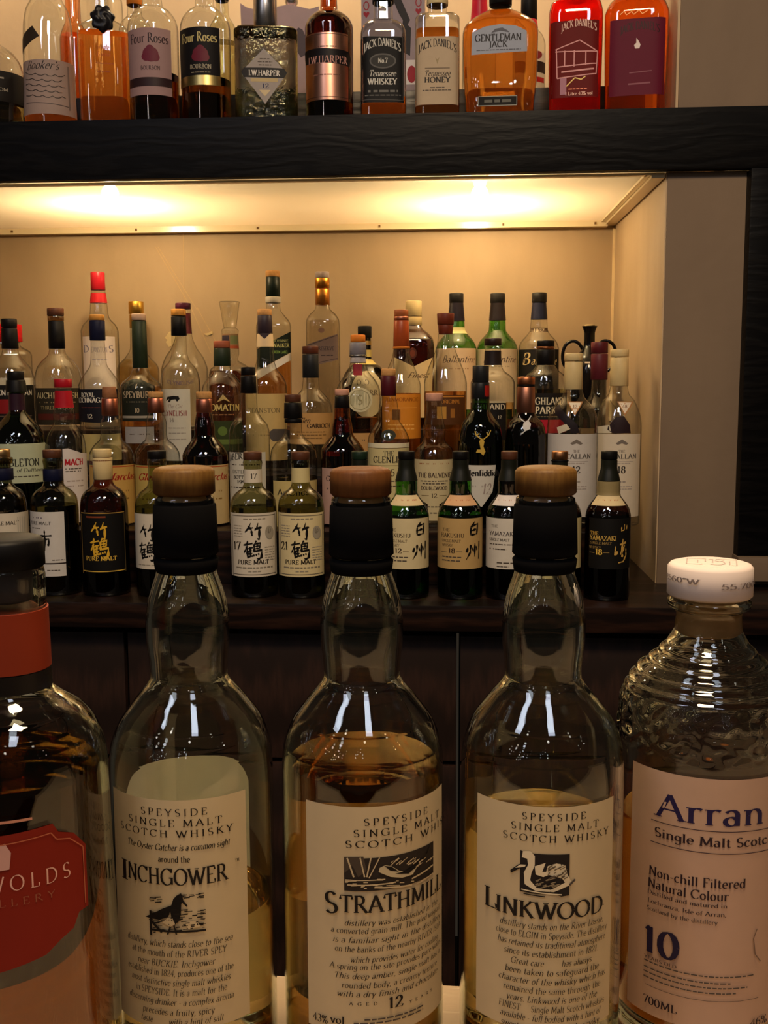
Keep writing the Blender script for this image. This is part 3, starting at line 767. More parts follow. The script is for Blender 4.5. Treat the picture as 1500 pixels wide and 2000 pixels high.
# ------------------------------------------------------------------ the five large bottles on the bar
BAR = 1.0504
real = solid_glass('#f9fbf7', 1.5)
def front_bottle(label, cx, depth, prof, caps, labels, fill, liq, back=None, wall=.0024, yref=1000, glass=None, ripple=None, SEG=120, N=110):
    ax, base = place(cx, yref, (depth, BAR))
    face = atan2(-(ax[0] - CAM.x), (ax[1] - CAM.y))
    root = tag(empty('whisky_bottle', (ax[0], ax[1], base), face), label, 'bottle')
    sf = Surf(ax, None, 0, 1.0, base); sf.cx = cx
    pz = [(sf.z_axis(y), hw) for y, hw in prof]
    pz = [(z, hw * sf.mpp(z)) for z, hw in pz if z > .02]
    r_end = pz[-1][1]; pz.append((.012, r_end)); asc = sorted(pz); fn = pchip(asc, 0); sf.rf = fn
    top = asc[-1][0]
    zs = sorted({top - (top - .012) * i / N for i in range(N + 1)} | {p[0] for p in asc}, reverse=True)
    def ro(z):
        r = fn(z)
        return r
    outer = [(z, ro(z)) for z in zs] + [(.006, r_end * .99), (.0015, r_end * .95), (0, r_end * .88)]
    inner = [(z, max(fn(z) - wall, .004)) for z in zs if z > .016] + [(.011, r_end - wall * 2.2), (.009, r_end * .7), (.0095, .002)]
    bm = bmesh.new()
    ro_ = lathe(bm, outer, SEG, cap0=False, cap1=True)
    ri_ = lathe(bm, inner, SEG, cap0=False, cap1=True, flip=True)
    for i in range(SEG):
        j = (i + 1) % SEG; bm.faces.new([ro_[0][i], ro_[0][j], ri_[0][j], ri_[0][i]])
    if ripple:
        za, zb, zm = [sf.z_axis(v) for v in ripple]
        rnd = random.Random(3)
        for ring in ro_:
            z = ring[0].co.z
            if zm < z < za:          # turned rings on the shoulder
                k = 1 + .016 * sin((z - zm) / (za - zm) * 2 * pi * 5)
                for v in ring: v.co.x *= k; v.co.y *= k
            elif zb < z <= zm:       # hammered belt
                fade = min(1, (z - zb) / .004)
                for v in ring:
                    k = 1 + .035 * fade * mnoise.noise(v.co * 210.0); v.co.x *= k; v.co.y *= k
    bmesh.ops.recalc_face_normals(bm, faces=bm.faces)
    finish('glass_body', bm, glass or real, root, ang=60)
    zf = sf.z_axis(fill); g = wall + .00015
    lr = [(zf, fn(zf) - g - .0004)] + [(z, max(fn(z) - g, .002)) for z in zs if .016 < z < zf - .001] + [(.0118, r_end - wall * 2.2 - .0006), (.0102, r_end * .66)]
    bm = bmesh.new(); lathe(bm, lr, 96); finish('liquid', bm, liquid(liq), root, ang=60)
    for c in caps:
        nm, ya, yb, h0, h1, mat = c[:6]
        za, zb = sf.z_axis(ya), sf.z_axis(yb); ra, rb = h0 * sf.mpp(za), h1 * sf.mpp(zb); bev = min(.0022, (za - zb) * .25)
        if len(c) > 6 and c[6] == 'fit':
            k = 16; pr = [(za + (zb - za) * i / k, fn(za + (zb - za) * i / k) + .0006) for i in range(k + 1)]
        else:
            pr = [(za, ra - bev * 1.6), (za - bev * .3, ra - bev * .6), (za - bev, ra), (zb + bev * .5, rb), (zb, rb - bev * .5)]
        bm = bmesh.new(); rg = lathe(bm, pr, 96)
        if len(c) > 6 and c[6] == 'knurl':
            for ring in rg[1:]:
                for q, v in enumerate(ring):
                    if q % 2: v.co.x *= .985; v.co.y *= .985
        o = finish(nm, bm, mat, root, ang=50)
        if len(c) > 7: build_label(c[7][0], Surf2(sf, ra + .0001), c[7][1:], root)
    for l in labels: build_label(l[0], sf, l[1:], root, trans=.12)
    if back:      # paper label on the far side, its blank inner face seen through the bottle
        th0, th1, ya, yb, col, rnd_ = back
        zt, zb_ = sf.z_axis(ya), sf.z_axis(yb); bm = bmesh.new(); nu, nv = 36, 16; g = []
        for j in range(nv + 1):
            row = []
            for i in range(nu + 1):
                t = i / nu; a = radians(th0 + (th1 - th0) * t)
                zc_ = zt - (.009 * abs(2 * t - 1) ** 8 if rnd_ else 0); zz = zb_ + (zc_ - zb_) * j / nv
                r = fn(zz) + .0004; row.append(bm.verts.new((r * sin(a), r * cos(a), zz)))
            g.append(row)
        for j in range(nv):
            for i in range(nu): bm.faces.new([g[j][i + 1], g[j][i], g[j + 1][i], g[j + 1][i + 1]])
        finish('back_label', bm, paper(col, .75), root)
    return root, sf
class Surf2(Surf):
    """cylinder of fixed radius about the same axis (caps)"""
    def __init__(s, sf, r): s.ax, s.n, s.dep, s.base, s.dist, s.cx = sf.ax, 0, 1.0, sf.base, sf.dist, sf.cx; s.rf = lambda z: r

IK = '#191310'
cap_wood = wood('turned_cap_beech', '#4c3012', '#64461e', (30, 30, 5), .5, .1, 2.0, 4.0, .12)
sleeve = M('#0c0b0b', .9, 0, .1, spec=.03)
def ff_prof(dx=0):
    return [(967, 50), (972, 57), (982, 58), (1080, 58), (1092, 55), (1116, 58), (1140, 66), (1180, 77), (1215, 81), (1250, 80), (1285, 76), (1318, 74), (1334, 82), (1352, 98), (1375, 116), (1400, 135), (1425, 147), (1450, 154), (1485, 157), (1560, 157), (1700, 156), (1850, 155), (1990, 153)]
def ff_caps(y0, knurl=False, tint=None):
    return [('cap', y0, y0 + 54, 60, 60, tint or cap_wood) + (('knurl',) if knurl else ()),
            ('cork_stopper', y0 + 55, 1010, 46, 46, CORK()),
            ('foil_sleeve', y0 + 66, y0 + 172, 61, 63.5, sleeve), ('foil_skirt', y0 + 172, y0 + 204, 63, 60, sleeve)]
CREAM = '#c6ae84'
def head(x, y, w1, w2, w3, sk=0):
    return [T('SPEYSIDE', x, y, 13, w1, IK, wt=.8, track=.28), T('SINGLE MALT', x + 2, y + 21, 13, w2, IK, wt=.8, track=.24), T('SCOTCH WHISKY', x + 4, y + 42, 13, w3, IK, wt=.8, track=.24)]
def para(lines, x, y, dy, cap, slant=.22):
    out = []
    for i, s in enumerate(lines):
        out.append(T(s[0], x + (s[2] if len(s) > 2 else 0), y + dy * i, cap, s[1], '#33291f', wt=.8, slant=slant if i % 2 == 0 else .12))
    return out
def tone(x0, y0, x1, y1, n, seed, col=IK, lean=0.0):
    """engraved shading: short hatch strokes"""
    r = random.Random(seed); out = []
    for _ in range(n):
        x = r.uniform(x0, x1); y = r.uniform(y0, y1); l = r.uniform(4, 14)
        out.append(LN([(max(x0, x - l / 2), y + lean * l), (min(x1, x + l / 2), y - lean * l)], r.uniform(1.0, 2.4), col))
    return out
# left: oystercatcher label
inch = head(-35, 1592, 122, 172, 208) + [T('The Oyster Catcher is a common sight', -28, 1660, 12, 188, IK, slant=.2, wt=1.0), T('around the', -37, 1682, 12, 58, IK, wt=1.0),
    T('I', -129, 1705, 38, 15, IK, wt=.95), T('NCHGOWER', -31, 1727, 31, 183, IK, wt=1.0, track=.03), T('TM', 79, 1690, 6, 8, IK)]
inch += [R(-84, 18, 1815, 1819, IK)] + tone(-84, 1772, 18, 1815, 80, 2) + tone(-84, 1745, -60, 1757, 8, 3) + tone(-30, 1745, 16, 1756, 12, 4)
inch += [P([(-26, 1742), (-34, 1746), (-40, 1752), (-44, 1764), (-58, 1768), (-80, 1777), (-92, 1781), (-80, 1786), (-66, 1790), (-50, 1786), (-46, 1776), (-44, 1790), (-38, 1800), (-32, 1798), (-27, 1784), (-26, 1764), (-22, 1756), (-24, 1746)], '#0d0a0a'),
         P([(-25, 1752), (-14, 1768), (-16, 1770), (-27, 1758)], IK), P([(-52, 1788), (-42, 1790), (-38, 1801), (-46, 1806), (-60, 1796)], CREAM),
         LN([(-46, 1804), (-52, 1820)], 3, IK), LN([(-40, 1804), (-36, 1822)], 3, IK), LN([(-84, 1786), (-62, 1815)], 5, IK), R(-84, -80, 1770, 1818, IK), P([(-20, 1800), (0, 1798), (8, 1810), (-14, 1814)], CREAM)]
inch += para([('distillery, which stands close to the sea', 192), ('at the mouth of the RIVER SPEY', 172, -2), ('near BUCKIE. Inchgower', 140, -8), ('established in 1824, produces one of the', 192), ('most distinctive single malt whiskies', 180), ('in SPEYSIDE. It is a malt for the', 166), ('discerning drinker - a complex aroma', 190), ('precedes a fruity, spicy', 130, -6), ('taste        with a hint of salt', 150)], -30, 1848, 19, 12.5)
front_bottle('clear whisky bottle on the bar with a wading bird engraved on its cream label', 361, .4976, ff_prof(), ff_caps(911), [('label', 1563, 2012, -148, 98, CREAM, inch)],
             1742, 'gold', back=(-62, 50, 1533, 2010, '#f4ead0', True))
# middle: wagtail by the river
st = head(62, 1607, 122, 165, 200) + [R(-36, 134, 1672, 1736, '#2a221c')]
st += [P([(-36, 1672), (0, 1672), (6, 1700), (-10, 1712), (-20, 1690), (-36, 1704)], '#463a2e'), LN([(-30, 1674), (-18, 1712)], 3, CREAM), LN([(-6, 1674), (2, 1712)], 2.5, CREAM), LN([(14, 1674), (6, 1712)], 2.5, CREAM), LN([(30, 1674), (10, 1714)], 2, CREAM),
       P([(30, 1694), (40, 1689), (52, 1691), (66, 1700), (84, 1704), (100, 1694), (92, 1708), (72, 1714), (50, 1712), (36, 1706), (28, 1702)], '#b8a680'), P([(38, 1690), (52, 1692), (66, 1702), (50, 1700)], IK), P([(58, 1706), (84, 1706), (120, 1668), (132, 1640), (116, 1672), (80, 1700)], '#0f0c0b'),
       LN([(-34, 1716), (40, 1716)], 2, CREAM), LN([(-30, 1726), (60, 1722)], 2.5, CREAM), LN([(20, 1732), (90, 1728)], 3, CREAM), LN([(90, 1716), (132, 1690)], 3, CREAM), LN([(100, 1726), (132, 1706)], 2, CREAM)] + tone(50, 1676, 134, 1690, 22, 7, CREAM, .4) + tone(-34, 1714, 130, 1734, 26, 8, CREAM)
st += [T('S', -60, 1780, 40, 26, IK, wt=1.0), T('TRATHMILL', 52, 1777, 32, 192, IK, wt=1.05, track=.03)]
st += para([('distillery was established in the', 176, 8), ('a converted grain mill. The pied wagtail', 206, -2), ('is a familiar sight in the distillery', 204), ('on the banks of the nearby RIVER ISLA', 200, 2), ('which provides water for cooling.', 168, 14), ('A spring on the site provides pure water.', 212, -2), ('This deep amber, single malt has a', 200), ('rounded body, a creamy texture', 180, 4), ('with a dry finish and chocolate', 190)], 44, 1802, 17.5, 11)
st += [T('AGED', -2, 1962, 6, 52, IK, track=.9), T('12', 58, 1966, 21, 28, IK, wt=1.2), T('YEARS', 106, 1950, 6, 44, IK, track=.9), T('43%', -82, 1992, 15, 28, IK), T('vol', -50, 1996, 15, 26, IK), G(0, 110, 1984, 3), G(-20, 110, 1993, 3)]
front_bottle('middle bottle of the bar row, ribbed wood cap, tawny whisky, river scene on its label', 705, .4976, ff_prof(), ff_caps(913, True, wood('ribbed_cap_wood', '#45260f', '#5a3618', (20, 20, 4), .5, .1, 2.0, 4.0, .12)), [('label', 1576, 2020, -107, 153.5, CREAM, st)],
             1478, 'tawny', back=(-60, 60, 1596, 1795, '#f0e2c0', False))
# right: swan
lk = head(24, 1602, 118, 162, 196) + [P([(-37, 1662), (-28, 1666), (54, 1664), (54, 1744), (40, 1748), (20, 1742), (-6, 1746), (-37, 1742)], '#201a17')]
SW = '#d3c09a'
lk += [P([(-32, 1664), (-18, 1663), (-10, 1672), (-10, 1690), (-16, 1706), (-18, 1720), (-6, 1734), (20, 1736), (46, 1720), (40, 1712), (10, 1706), (14, 1690), (30, 1684), (46, 1686), (50, 1704), (58, 1718), (66, 1712), (52, 1726), (26, 1740), (-8, 1740), (-28, 1728), (-30, 1706), (-22, 1690), (-24, 1678), (-34, 1676)], SW),
       P([(-10, 1692), (10, 1684), (4, 1702), (30, 1700), (6, 1712), (-8, 1708)], SW), P([(-55, 1702), (-40, 1690), (-28, 1688), (-26, 1694), (-38, 1698), (-54, 1708)], '#1a1512'), P([(-46, 1697), (-36, 1690), (-26, 1690), (-28, 1694), (-38, 1696)], SW), LN([(-34, 1738), (40, 1744)], 2.2, SW), LN([(-30, 1746), (10, 1750)], 2, IK), LN([(54, 1724), (64, 1712)], 4, '#4a4038')] + tone(14, 1688, 50, 1712, 26, 5, '#5a4c3a', .3) + tone(-8, 1714, 36, 1732, 16, 6, '#8a785a', .2)
lk += [T('L', -91, 1776, 37, 26, IK, wt=1.0), T('INKWOOD', 17, 1793, 31, 198, IK, wt=1.1, track=.03), T('*', 117, 1762, 5, 5, IK)]
lk += para([('distillery stands on the River Lossie,', 190), ('close to ELGIN in Speyside. The distillery', 204), ('has retained its traditional atmosphere', 198), ('since its establishment in 1821.', 172), ('Great care        has always', 148), ('been taken to safeguard the', 172, 2), ('character of the whisky which has', 196, 2), ('remained the same through the', 178, 2), ('years. Linkwood is one of the', 166, 2), ('FINEST     Single Malt Scotch whiskies', 194, 2), ('available - full bodied with a hint of', 184), ('sweetness and a slightly smoky', 180)], 22, 1814, 18, 12.3)
front_bottle('clear whisky bottle on the bar with a swan engraved on its cream label', 1065, .4976, ff_prof(), ff_caps(911), [('label', 1576, 2014, -120, 135, CREAM, lk)],
             1596, 'gold', back=(-70, 70, 1612, 2000, '#f0e2c0', False))
# far right: white round stopper, shoulder rings and a hammered belt
ar_p = [(1166, 70), (1172, 79), (1182, 78), (1190, 66), (1200, 62), (1226, 64), (1244, 72), (1262, 86), (1282, 106), (1305, 132), (1332, 151), (1362, 162), (1400, 166), (1460, 166), (1560, 165), (1720, 164), (1990, 162)]
PW = '#b89478'
ar = [T('Arran', 13, 1612, 45, 192, '#231a3a', wt=.95, track=.06), R(-92, 120, 1623, 1624.5, '#3a2a30'), T('Single Malt Scotch', 22, 1653, 17, 214, '#2a1c20', wt=1.05), R(-92, 120, 1666, 1667.5, '#3a2a30'),
      T('Non-chill Filtered', -6, 1734, 17, 174, '#2a1c20', wt=1.05), T('Natural Colour', -21, 1758, 17, 146, '#2a1c20', wt=1.05), T('Distilled and matured in', -22, 1772, 8, 144, '#3a2a2a'), T('Lochranza, Isle of Arran,', -22, 1789, 8, 142, '#3a2a2a'), T('Scotland by the distillery', -30, 1804, 8, 128, '#4a3a34'),
      T('10', -66, 1882, 50, 66, '#231a30', wt=1.25), T('YEARS OLD', -66, 1896, 6, 60, '#3a2a2a'), G(-96, 100, 1908, 2.4), G(-96, 60, 1920, 2.4), G(-96, 90, 1930, 2.4), G(-96, 70, 1940, 2.4), T('700ML', -64, 1985, 15, 62, '#2a1c20'), T('46%', 112, 1985, 15, 30, '#2a1c20'), R(-92, 110, 1955, 1956, '#4a3a34'), LN([(104, 1800), (98, 1820), (102, 1850), (112, 1862)], 2, '#6a5244')]
white_cap = M('#cbb9ac', .6, 0, .05)
rootA, sfA = front_bottle('wide clear whisky bottle with pale pink stopper and hammered shoulders, rightmost on the bar', 1391, .535, ar_p,
    [('stopper_cap', 1098, 1163, 81, 81, white_cap, '', ('cap_lettering', 1100, 1160, -70, 70, '', [T("2560°W", -50, 1141, 10, 62, '#7a6a62', wt=1.2), T('55.7004', 52, 1148, 10, 62, '#7a6a62', wt=1.2)])), ('cork_stopper', 1164, 1238, 57, 55, M('#a47b4a', .8, 0, .45, 90, .2))],
    [('label', 1522, 2014, -130, 140, PW, ar)], 1580, 'orange', back=(-60, 60, 1596, 1990, '#f0e2c0', False), ripple=(1250, 1440, 1345), wall=.003, SEG=220, N=300)
zt = sfA.z_axis(1098); rr = 81 * sfA.mpp(zt)
bm = bmesh.new()
def flat_line(pts, wd, zz):
    for a, b in zip(pts, pts[1:]):
        th = atan2(b[1] - a[1], b[0] - a[0]); nx, ny = -sin(th) * wd / 2, cos(th) * wd / 2
        bm.faces.new([bm.verts.new((x * rr, y * rr, zz)) for x, y in ((a[0] - nx, a[1] - ny), (b[0] - nx, b[1] - ny), (b[0] + nx, b[1] + ny), (a[0] + nx, a[1] + ny))])
for pl in ([(-.55, .45), (-.55, -.4), (-.2, -.4), (-.2, -.3)], [(-.55, .45), (-.12, .45), (-.12, .05)], [(-.3, .25), (-.3, -.15)], [(-.05, .4), (.05, .4), (.05, -.1)], [(.0, -.35), (.2, -.4), (.34, -.2), (.3, .1)],
           [(.12, .45), (.6, .45), (.6, -.4), (.48, -.4)], [(.44, .2), (.44, -.3)], [(.1, .2), (.22, .1), (.3, .25)]):
    flat_line(pl, .03, zt + .00012)
finish('cap_emblem', bm, M('#a3938a', .6), rootA, smooth=False)
# far left: red label and red neck band, cut by the frame
ct_p = [(1104, 72), (1110, 76), (1124, 79), (1150, 78), (1168, 79), (1186, 79), (1300, 80), (1338, 80), (1350, 88), (1364, 104), (1388, 138), (1412, 158), (1436, 170), (1465, 178), (1500, 181), (1600, 182), (1990, 184)]
RL = '#7c1f10'
ct = [T('COTSWOLDS', -30, 1742, 28, 250, '#cf9a86', serif=False, wt=.7, track=.3), T('DISTILLERY', -30, 1772, 14, 190, '#8a4a34', serif=False, wt=.7, track=.4),
      P([(-60, 1700), (-44, 1660), (-20, 1648), (-10, 1668), (-14, 1700)], '#b98a7a'), LN([(-150, 1632), (62, 1640), (72, 1654), (96, 1656), (120, 1676)], 2.0, '#a85a3c'), LN([(120, 1676), (120, 1790)], 2.0, '#a85a3c'), LN([(-60, 1604), (30, 1606)], 5, '#b57a60')]
ctl = [(-160, 1610), (66, 1622), (76, 1640), (104, 1646), (126, 1672), (126, 1796), (108, 1806), (96, 1836), (70, 1856), (44, 1880), (-160, 1890)]
front_bottle('large bottle with black cap, red neck band and red notched label, leftmost on the bar', 0, .455, ct_p,
    [('cap', 1048, 1108, 80, 80, M('#0b0909', .5, spec=.1)), ('cork_stopper', 1109, 1172, 56, 54, M('#3c3236', .6)), ('neck_band', 1187, 1302, 82, 83, M('#7a2810', .55), 'fit'), ('neck_collar', 1304, 1340, 82, 84, M('#17120f', .35), 'fit')],
    [('label', 1610, 1890, -170, 160, RL, ct, ctl)], 1492, 'deep', back=None, wall=.0035)
bm = bmesh.new(); boxbm(bm, -.006, .03, -.004, .004, 0, .027, .0008)
p = onZ(217, 1914, BAR)
o = finish('place_card', bm, paper('#e6e2da'), smooth=False); o.location = (p.x, p.y - .002, BAR + .0002)
tag(o, 'small white card standing at the back edge of the bar between the two left bottles', 'card')
# ------------------------------------------------------------------ bottles of the lower niche, front row on the counter
BLK, INK = '#100e0d', '#1a1412'
WHT, CRM, GLD = '#bfb3a0', '#cdb88c', '#c09a3e'
cl = thin_glass(); dkolive = thin_glass('#8d8a58'); gry = thin_glass('#d9dccf')
brn = thin_glass('#7a3818'); grn = thin_glass('#4aa02c'); dkgrn = thin_glass('#2d5a24'); blkgl = thin_glass('#20180f'); redbrn = thin_glass('#5c1a10')
black = M('#0d0b0b', .5, spec=.12); brownc = M('#4a2a1a', .5); navy = M('#10132a', .5, spec=.12); ochre = M('#b07a34', .6, 0, .2, 120); copper = foil('#b4715a', .38); creamc = M('#bfa878', .45); gold = foil('#c89a4a', .35)
red = M('#9c1420', .4); dgreen = M('#1c2617', .5); maroon = M('#451018', .45); silver = foil('#b0aeb0', .25); corkm = CORK(); pinkcork = M('#b58570', .7, 0, .2, 150); beigec = M('#a88a74', .6); dkbrown = M('#5a2212', .5); orangec = M('#b8691e', .55, 0, .2, 120)
GRP = None
TK = lambda x, y, c: [K('take', x, y, 33, 33, c), K('crane', x - 1, y + 36, 36, 36, c)]
def nikka(cx, label, capm, glass, labels, fill=988, liq='olive', extra=(), top=880):
    return bottle(label, 'a', cx, [(top + 15, 17.5), (top + 22, 19), (top + 31, 17.5), (top + 62, 18), (top + 71, 22), (top + 80, 34), (top + 94, 43), (top + 118, 45.5), (1165, 44.5)],
                  [('stopper_cap', top, top + 16, 18, 18, capm)] + list(extra), labels, glass, fill, liq)
tkl = lambda age, pc: ('label', 1003, 1127, -44, 43, pc, [R(-41, 41, 1007, 1008.5, '#5a5248'), R(-41, 41, 1122, 1123.5, '#5a5248'), R(-41.5, -40.5, 1007, 1123, '#6a6258'), R(40, 41, 1007, 1123, '#6a6258'), G(-20, 22, 1014, 2.5, '#7a7060'), *[G(-38, -22, 1026 + 5 * i, 1.6, '#8a8070') for i in range(5)], *[G(20, 38, 1068 + 5 * i, 1.6, '#9a9080') for i in range(6)],
       E(29, 1040, 8, 13, '#8f8676'), E(28, 1036, 4, 6, '#6d6456'), T(age, -32, 1072, 15, 13), *TK(-2, 1038, BLK), T('PURE MALT', -2, 1102, 8, 58, INK, wt=1.2), G(-34, 34, 1109, 2.2, '#7a7060'), G(-12, 12, 1116, 2.2, '#8a8070')])
nikka(495, 'dark glass bottle labelled 17 with black brushed characters on white paper', brownc, dkolive, [('neck_label', 917, 943, -18, 18, WHT, [T('17', 1, 935, 10, 12)]), tkl('17', WHT)], top=882)
nikka(588, 'dark glass bottle labelled 21 with black brushed characters on cream paper', brownc, dkolive, [('neck_label', 914, 943, -18, 17, '#b8a878', []), tkl('21', '#c4b286')], top=882)
nikka(309, 'bottle with brushed black characters on white paper, half hidden behind a large wood cap', black, thin_glass('#98a068'), [('label', 1004, 1112, -47, 40, WHT, [*TK(-24, 1040, BLK), G(-40, 20, 1104, 2, '#8a8070'), *[R(-6 + 5 * i, -4 + 5 * i, 1010, 1060, '#a39a8c') for i in range(3)]])], top=880)
nikka(203, 'brown bottle with gold brushed characters on a black label and cream capsule', creamc, brn, [('label', 1001, 1118, -44, 38, '#0d0b0a', [R(-43, 37, 1002, 1003.4, '#a8823c'), R(-43, 37, 1115.6, 1117.4, '#c8a040'), R(-43.5, -42.4, 1002, 1117, '#8a6a34'), R(36, 37, 1002, 1117, '#5a4a2c'), R(-34, 2, 1008, 1011, '#7a3a20'), K('take', -12, 1037, 32, 34, '#c89a2c'), K('crane', -12, 1070, 36, 38, '#c89a2c'), T('PURE MALT', -8, 1095, 8, 56, '#c8a040', wt=1.2)])],
      fill=958, liq='deep', extra=[('foil_capsule', 893, 936, 19, 18.5, creamc)], top=877)
nikka(6, 'dark bottle with a gold rimmed cap and navy neck band at the left frame edge', foil('#c9a878', .35), thin_glass('#5c5c40'), [('label', 1003, 1128, -50, 46, WHT, [T('SINGLE MALT', -2, 1026, 7, 58), G(-40, 30, 1044, 2), *[R(24 + 4 * i, 26 + 4 * i, 1010, 1080, '#a8a092') for i in range(4)]])],
      fill=962, liq='brown', extra=[('neck_band', 914, 937, 22, 22, navy), ('lip', 893, 905, 22, 22, thin_glass('#a8883c'))], top=877)
nikka(106, 'dark bottle with brown cap, navy neck band and grey white label with one brushed character', brownc, dkolive, [('label', 1000, 1126, -48, 17, '#b9b2aa', [G(-40, -24, 1010, 2, '#4a3a50'), T('PURE MALT', -26, 1024, 6, 36, '#3a3434'), G(-42, -28, 1030, 1.6), K('city', -20, 1055, 26, 40, BLK), G(-8, 14, 1094, 1.6), R(-48, 17, 1099, 1101.5, '#2a2020'), G(-18, 6, 1114, 1.6)])],
      fill=985, liq='olive', extra=[('neck_band', 915, 939, 19, 19, navy)], top=878)
def suntory(cx, label, capm, glass, pc, deco, liq, sc='#c9b48a', extra=(), x0=-44, x1=43):
    return bottle(label, 'a', cx, [(896, 15), (912, 15), (925, 18), (942, 21.5), (962, 21.5), (970, 25), (980, 33), (994, 41), (1010, 44), (1165, 43)],
                  [('stopper_cap', 881, 897, 16, 16, capm), ('neck_sleeve', 898, 938, 16, 20, M('#15160f', .4), 'fit')] + list(extra),
                  [('shoulder_label', 967, 986, -32, 33, sc, [G(-20, 20, 977, 2.4, '#a04a30')], [(-20, 966), (20, 966), (33, 986), (-32, 986)]), ('label', 1013, 1112, x0, x1, pc, deco)], glass, 1002, liq)
hak = lambda age: [T('THE', -27, 1037, 5.5, 13, '#4a3a2a'), T('HAKUSHU', -14, 1050, 8, 44, '#3a2a20', wt=1.1), T('SINGLE MALT', -17, 1059, 5, 36, '#4a3a2a'), T('WHISKY', -24, 1067, 5, 20, '#4a3a2a'), T(age, -16, 1080, 9, 13, '#3a2a20', wt=1.2), R(-36, -25, 1077, 1078, '#6a5a44'), R(-7, 4, 1077, 1078, '#6a5a44'), G(-34, 4, 1088, 2), G(-34, 0, 1095, 2), K('white', 25, 1034, 27, 32, BLK), K('state', 25, 1074, 32, 36, BLK)]
suntory(794, 'green bottle with pale label of two brushed characters, next to the middle wood cap', black, grn, '#bfae86', hak('12'), 'green')
suntory(899, 'green bottle labelled 18 with two brushed characters on a tan label', black, grn, '#a98a58', hak('18'), 'green', '#c49a72')
suntory(703, 'green bottle standing hidden directly behind the middle wood capped bottle', M('#16261a', .4), grn, '#bfae86', [], 'green')
suntory(994, 'dark bottle with a brown cap and grey white label left of the right wood cap', brownc, thin_glass('#4a2a1c'), '#bdb4a6', [T('THE', -27, 1030, 5, 12, '#4a4038'), T('YAMAZAKI', -12, 1047, 8, 48, '#3a3030', wt=1.1), T('SINGLE MALT', -17, 1057, 5, 38), G(-36, 10, 1064, 2), G(-36, -4, 1073, 2), G(-22, 10, 1100, 2.6), G(-22, 0, 1107, 1.6)], 'dark', '#cfc4bc')
suntory(1092, 'bottle with a copper coloured cap hidden behind the right wood cap', foil('#c58e62', .35), thin_glass('#3a241a'), '#b9a878', [], 'dark', extra=[('cap_line', 898, 901, 17, 17, black)])
suntory(1188, 'dark bottle with gold lettering and brushed gold characters on a black label', black, thin_glass('#3a1c10'), '#0f0d0b', [T('THE', -25, 1045, 7, 15, '#b08a3c'), T('YAMAZAKI', -8, 1056, 9, 50, '#b89448', wt=1.1), T('SINGLE MALT', -12, 1064, 5, 40, '#8a7040'), T('WHISKY', -23, 1072, 5, 22, '#8a7040'), T('18', -16, 1084, 11, 13, '#d0a848', wt=1.2), R(-33, -24, 1079, 1080, '#8a7040'), R(-8, 4, 1079, 1080, '#8a7040'), K('peak', 31, 1035, 18, 24, '#b89048'), K('cape', 26, 1075, 30, 46, '#b89048')], 'dark', '#c9b48a',
        extra=[('neck_band', 939, 966, 21.5, 21.5, M('#84744f', .5), 'fit')], x0=-34)

# ------------------------------------------------------------------ second row
B = lambda *a, **k: bottle(*a, **k)
B('dark green bottle with black bulb stopper and pale green label, left in the second row', 'b', 36, [(765, 14), (800, 15), (815, 25), (830, 38), (850, 48), (870, 51), (1040, 50)],
  [('stopper_cap', 725, 742, 16, 16, black), ('stopper_bulb', 742, 766, 18, 20, black), ('neck_sleeve', 767, 801, 15, 16, M('#2a1420', .4), 'fit')],
  [('label', 867, 944, -49, 49, '#a9ad90', [T('SINGLETON', -2, 911, 14, 76, '#2a2a24', wt=1.2), T('of Dufftown', 18, 922, 7, 48, '#4a4a40', slant=.2), G(-20, 34, 931, 2)])], dkgrn, 840, 'green')
B('clear bottle with a red stopper and red neck, white label lettered in red', 'b', 127, [(757, 15), (795, 18), (810, 21), (825, 20), (838, 28), (855, 36), (880, 39), (1040, 38)],
  [('stopper_cap', 740, 757, 17, 17, red), ('neck_sleeve', 763, 796, 16, 19, red, 'fit')],
  [('label', 878, 1025, -6, 40, '#c4b8b0', [T('MACH', 14, 909, 12, 34, '#a01a24', wt=1.7, serif=False), G(-2, 28, 916, 2), G(-2, 26, 921, 2), G(0, 30, 940, 2.5, '#9a8a80'), G(0, 30, 950, 2.5, '#9a8a80')], [(-6, 877), (4, 876), (18, 881), (28, 885), (40, 886), (40, 1020), (-6, 1020)])], cl, None)
gf = [(806, 14), (826, 20), (845, 19.5), (858, 22), (868, 33), (885, 43), (905, 45), (1040, 44)]
gfl = lambda s, col='#b08a48': ('label', 909, 1025, -42, 44, col, [R(-40, 42, 911, 913, '#a04a24'), T(s, 2, 938, 13, 76, '#8a1c14', slant=.3, wt=1.2), G(-30, 30, 960, 3, '#7a5a2a'), G(-30, 30, 975, 3, '#7a5a2a')])
B('clear bottle with a turned wooden ball stopper and copper collar, gold label', 'b', 217, [(778, 15), (812, 14)] + [(y, h * .97) for y, h in gf[1:]], [('ball_stopper', 755, 777, 13, 14.5, M('#8a5a3a', .6, 0, .3, 150)), ('neck_collar', 778, 812, 15.5, 16, copper)], [gfl('Glenfarclas')], cl, None)
B('clear bulged neck bottle with flat cork and copper collar, gold label', 'b', 307, gf, [('cork_stopper', 765, 776, 15, 15, corkm), ('neck_collar', 777, 806, 15, 16, copper)], [gfl('Glenfarclas', '#a8904e')], cl, None)
B('dark red brown full bottle with flat cork and copper collar, gold label', 'b', 401, [(806, 15), (822, 18), (836, 20), (850, 20), (862, 28), (875, 38), (890, 44), (1040, 43)], [('cork_stopper', 765, 778, 15, 15, corkm), ('neck_collar', 779, 806, 15.5, 16, copper)], [gfl('Glenfarclas', '#b0986a')], thin_glass('#7a2a16'), 815, 'dark')
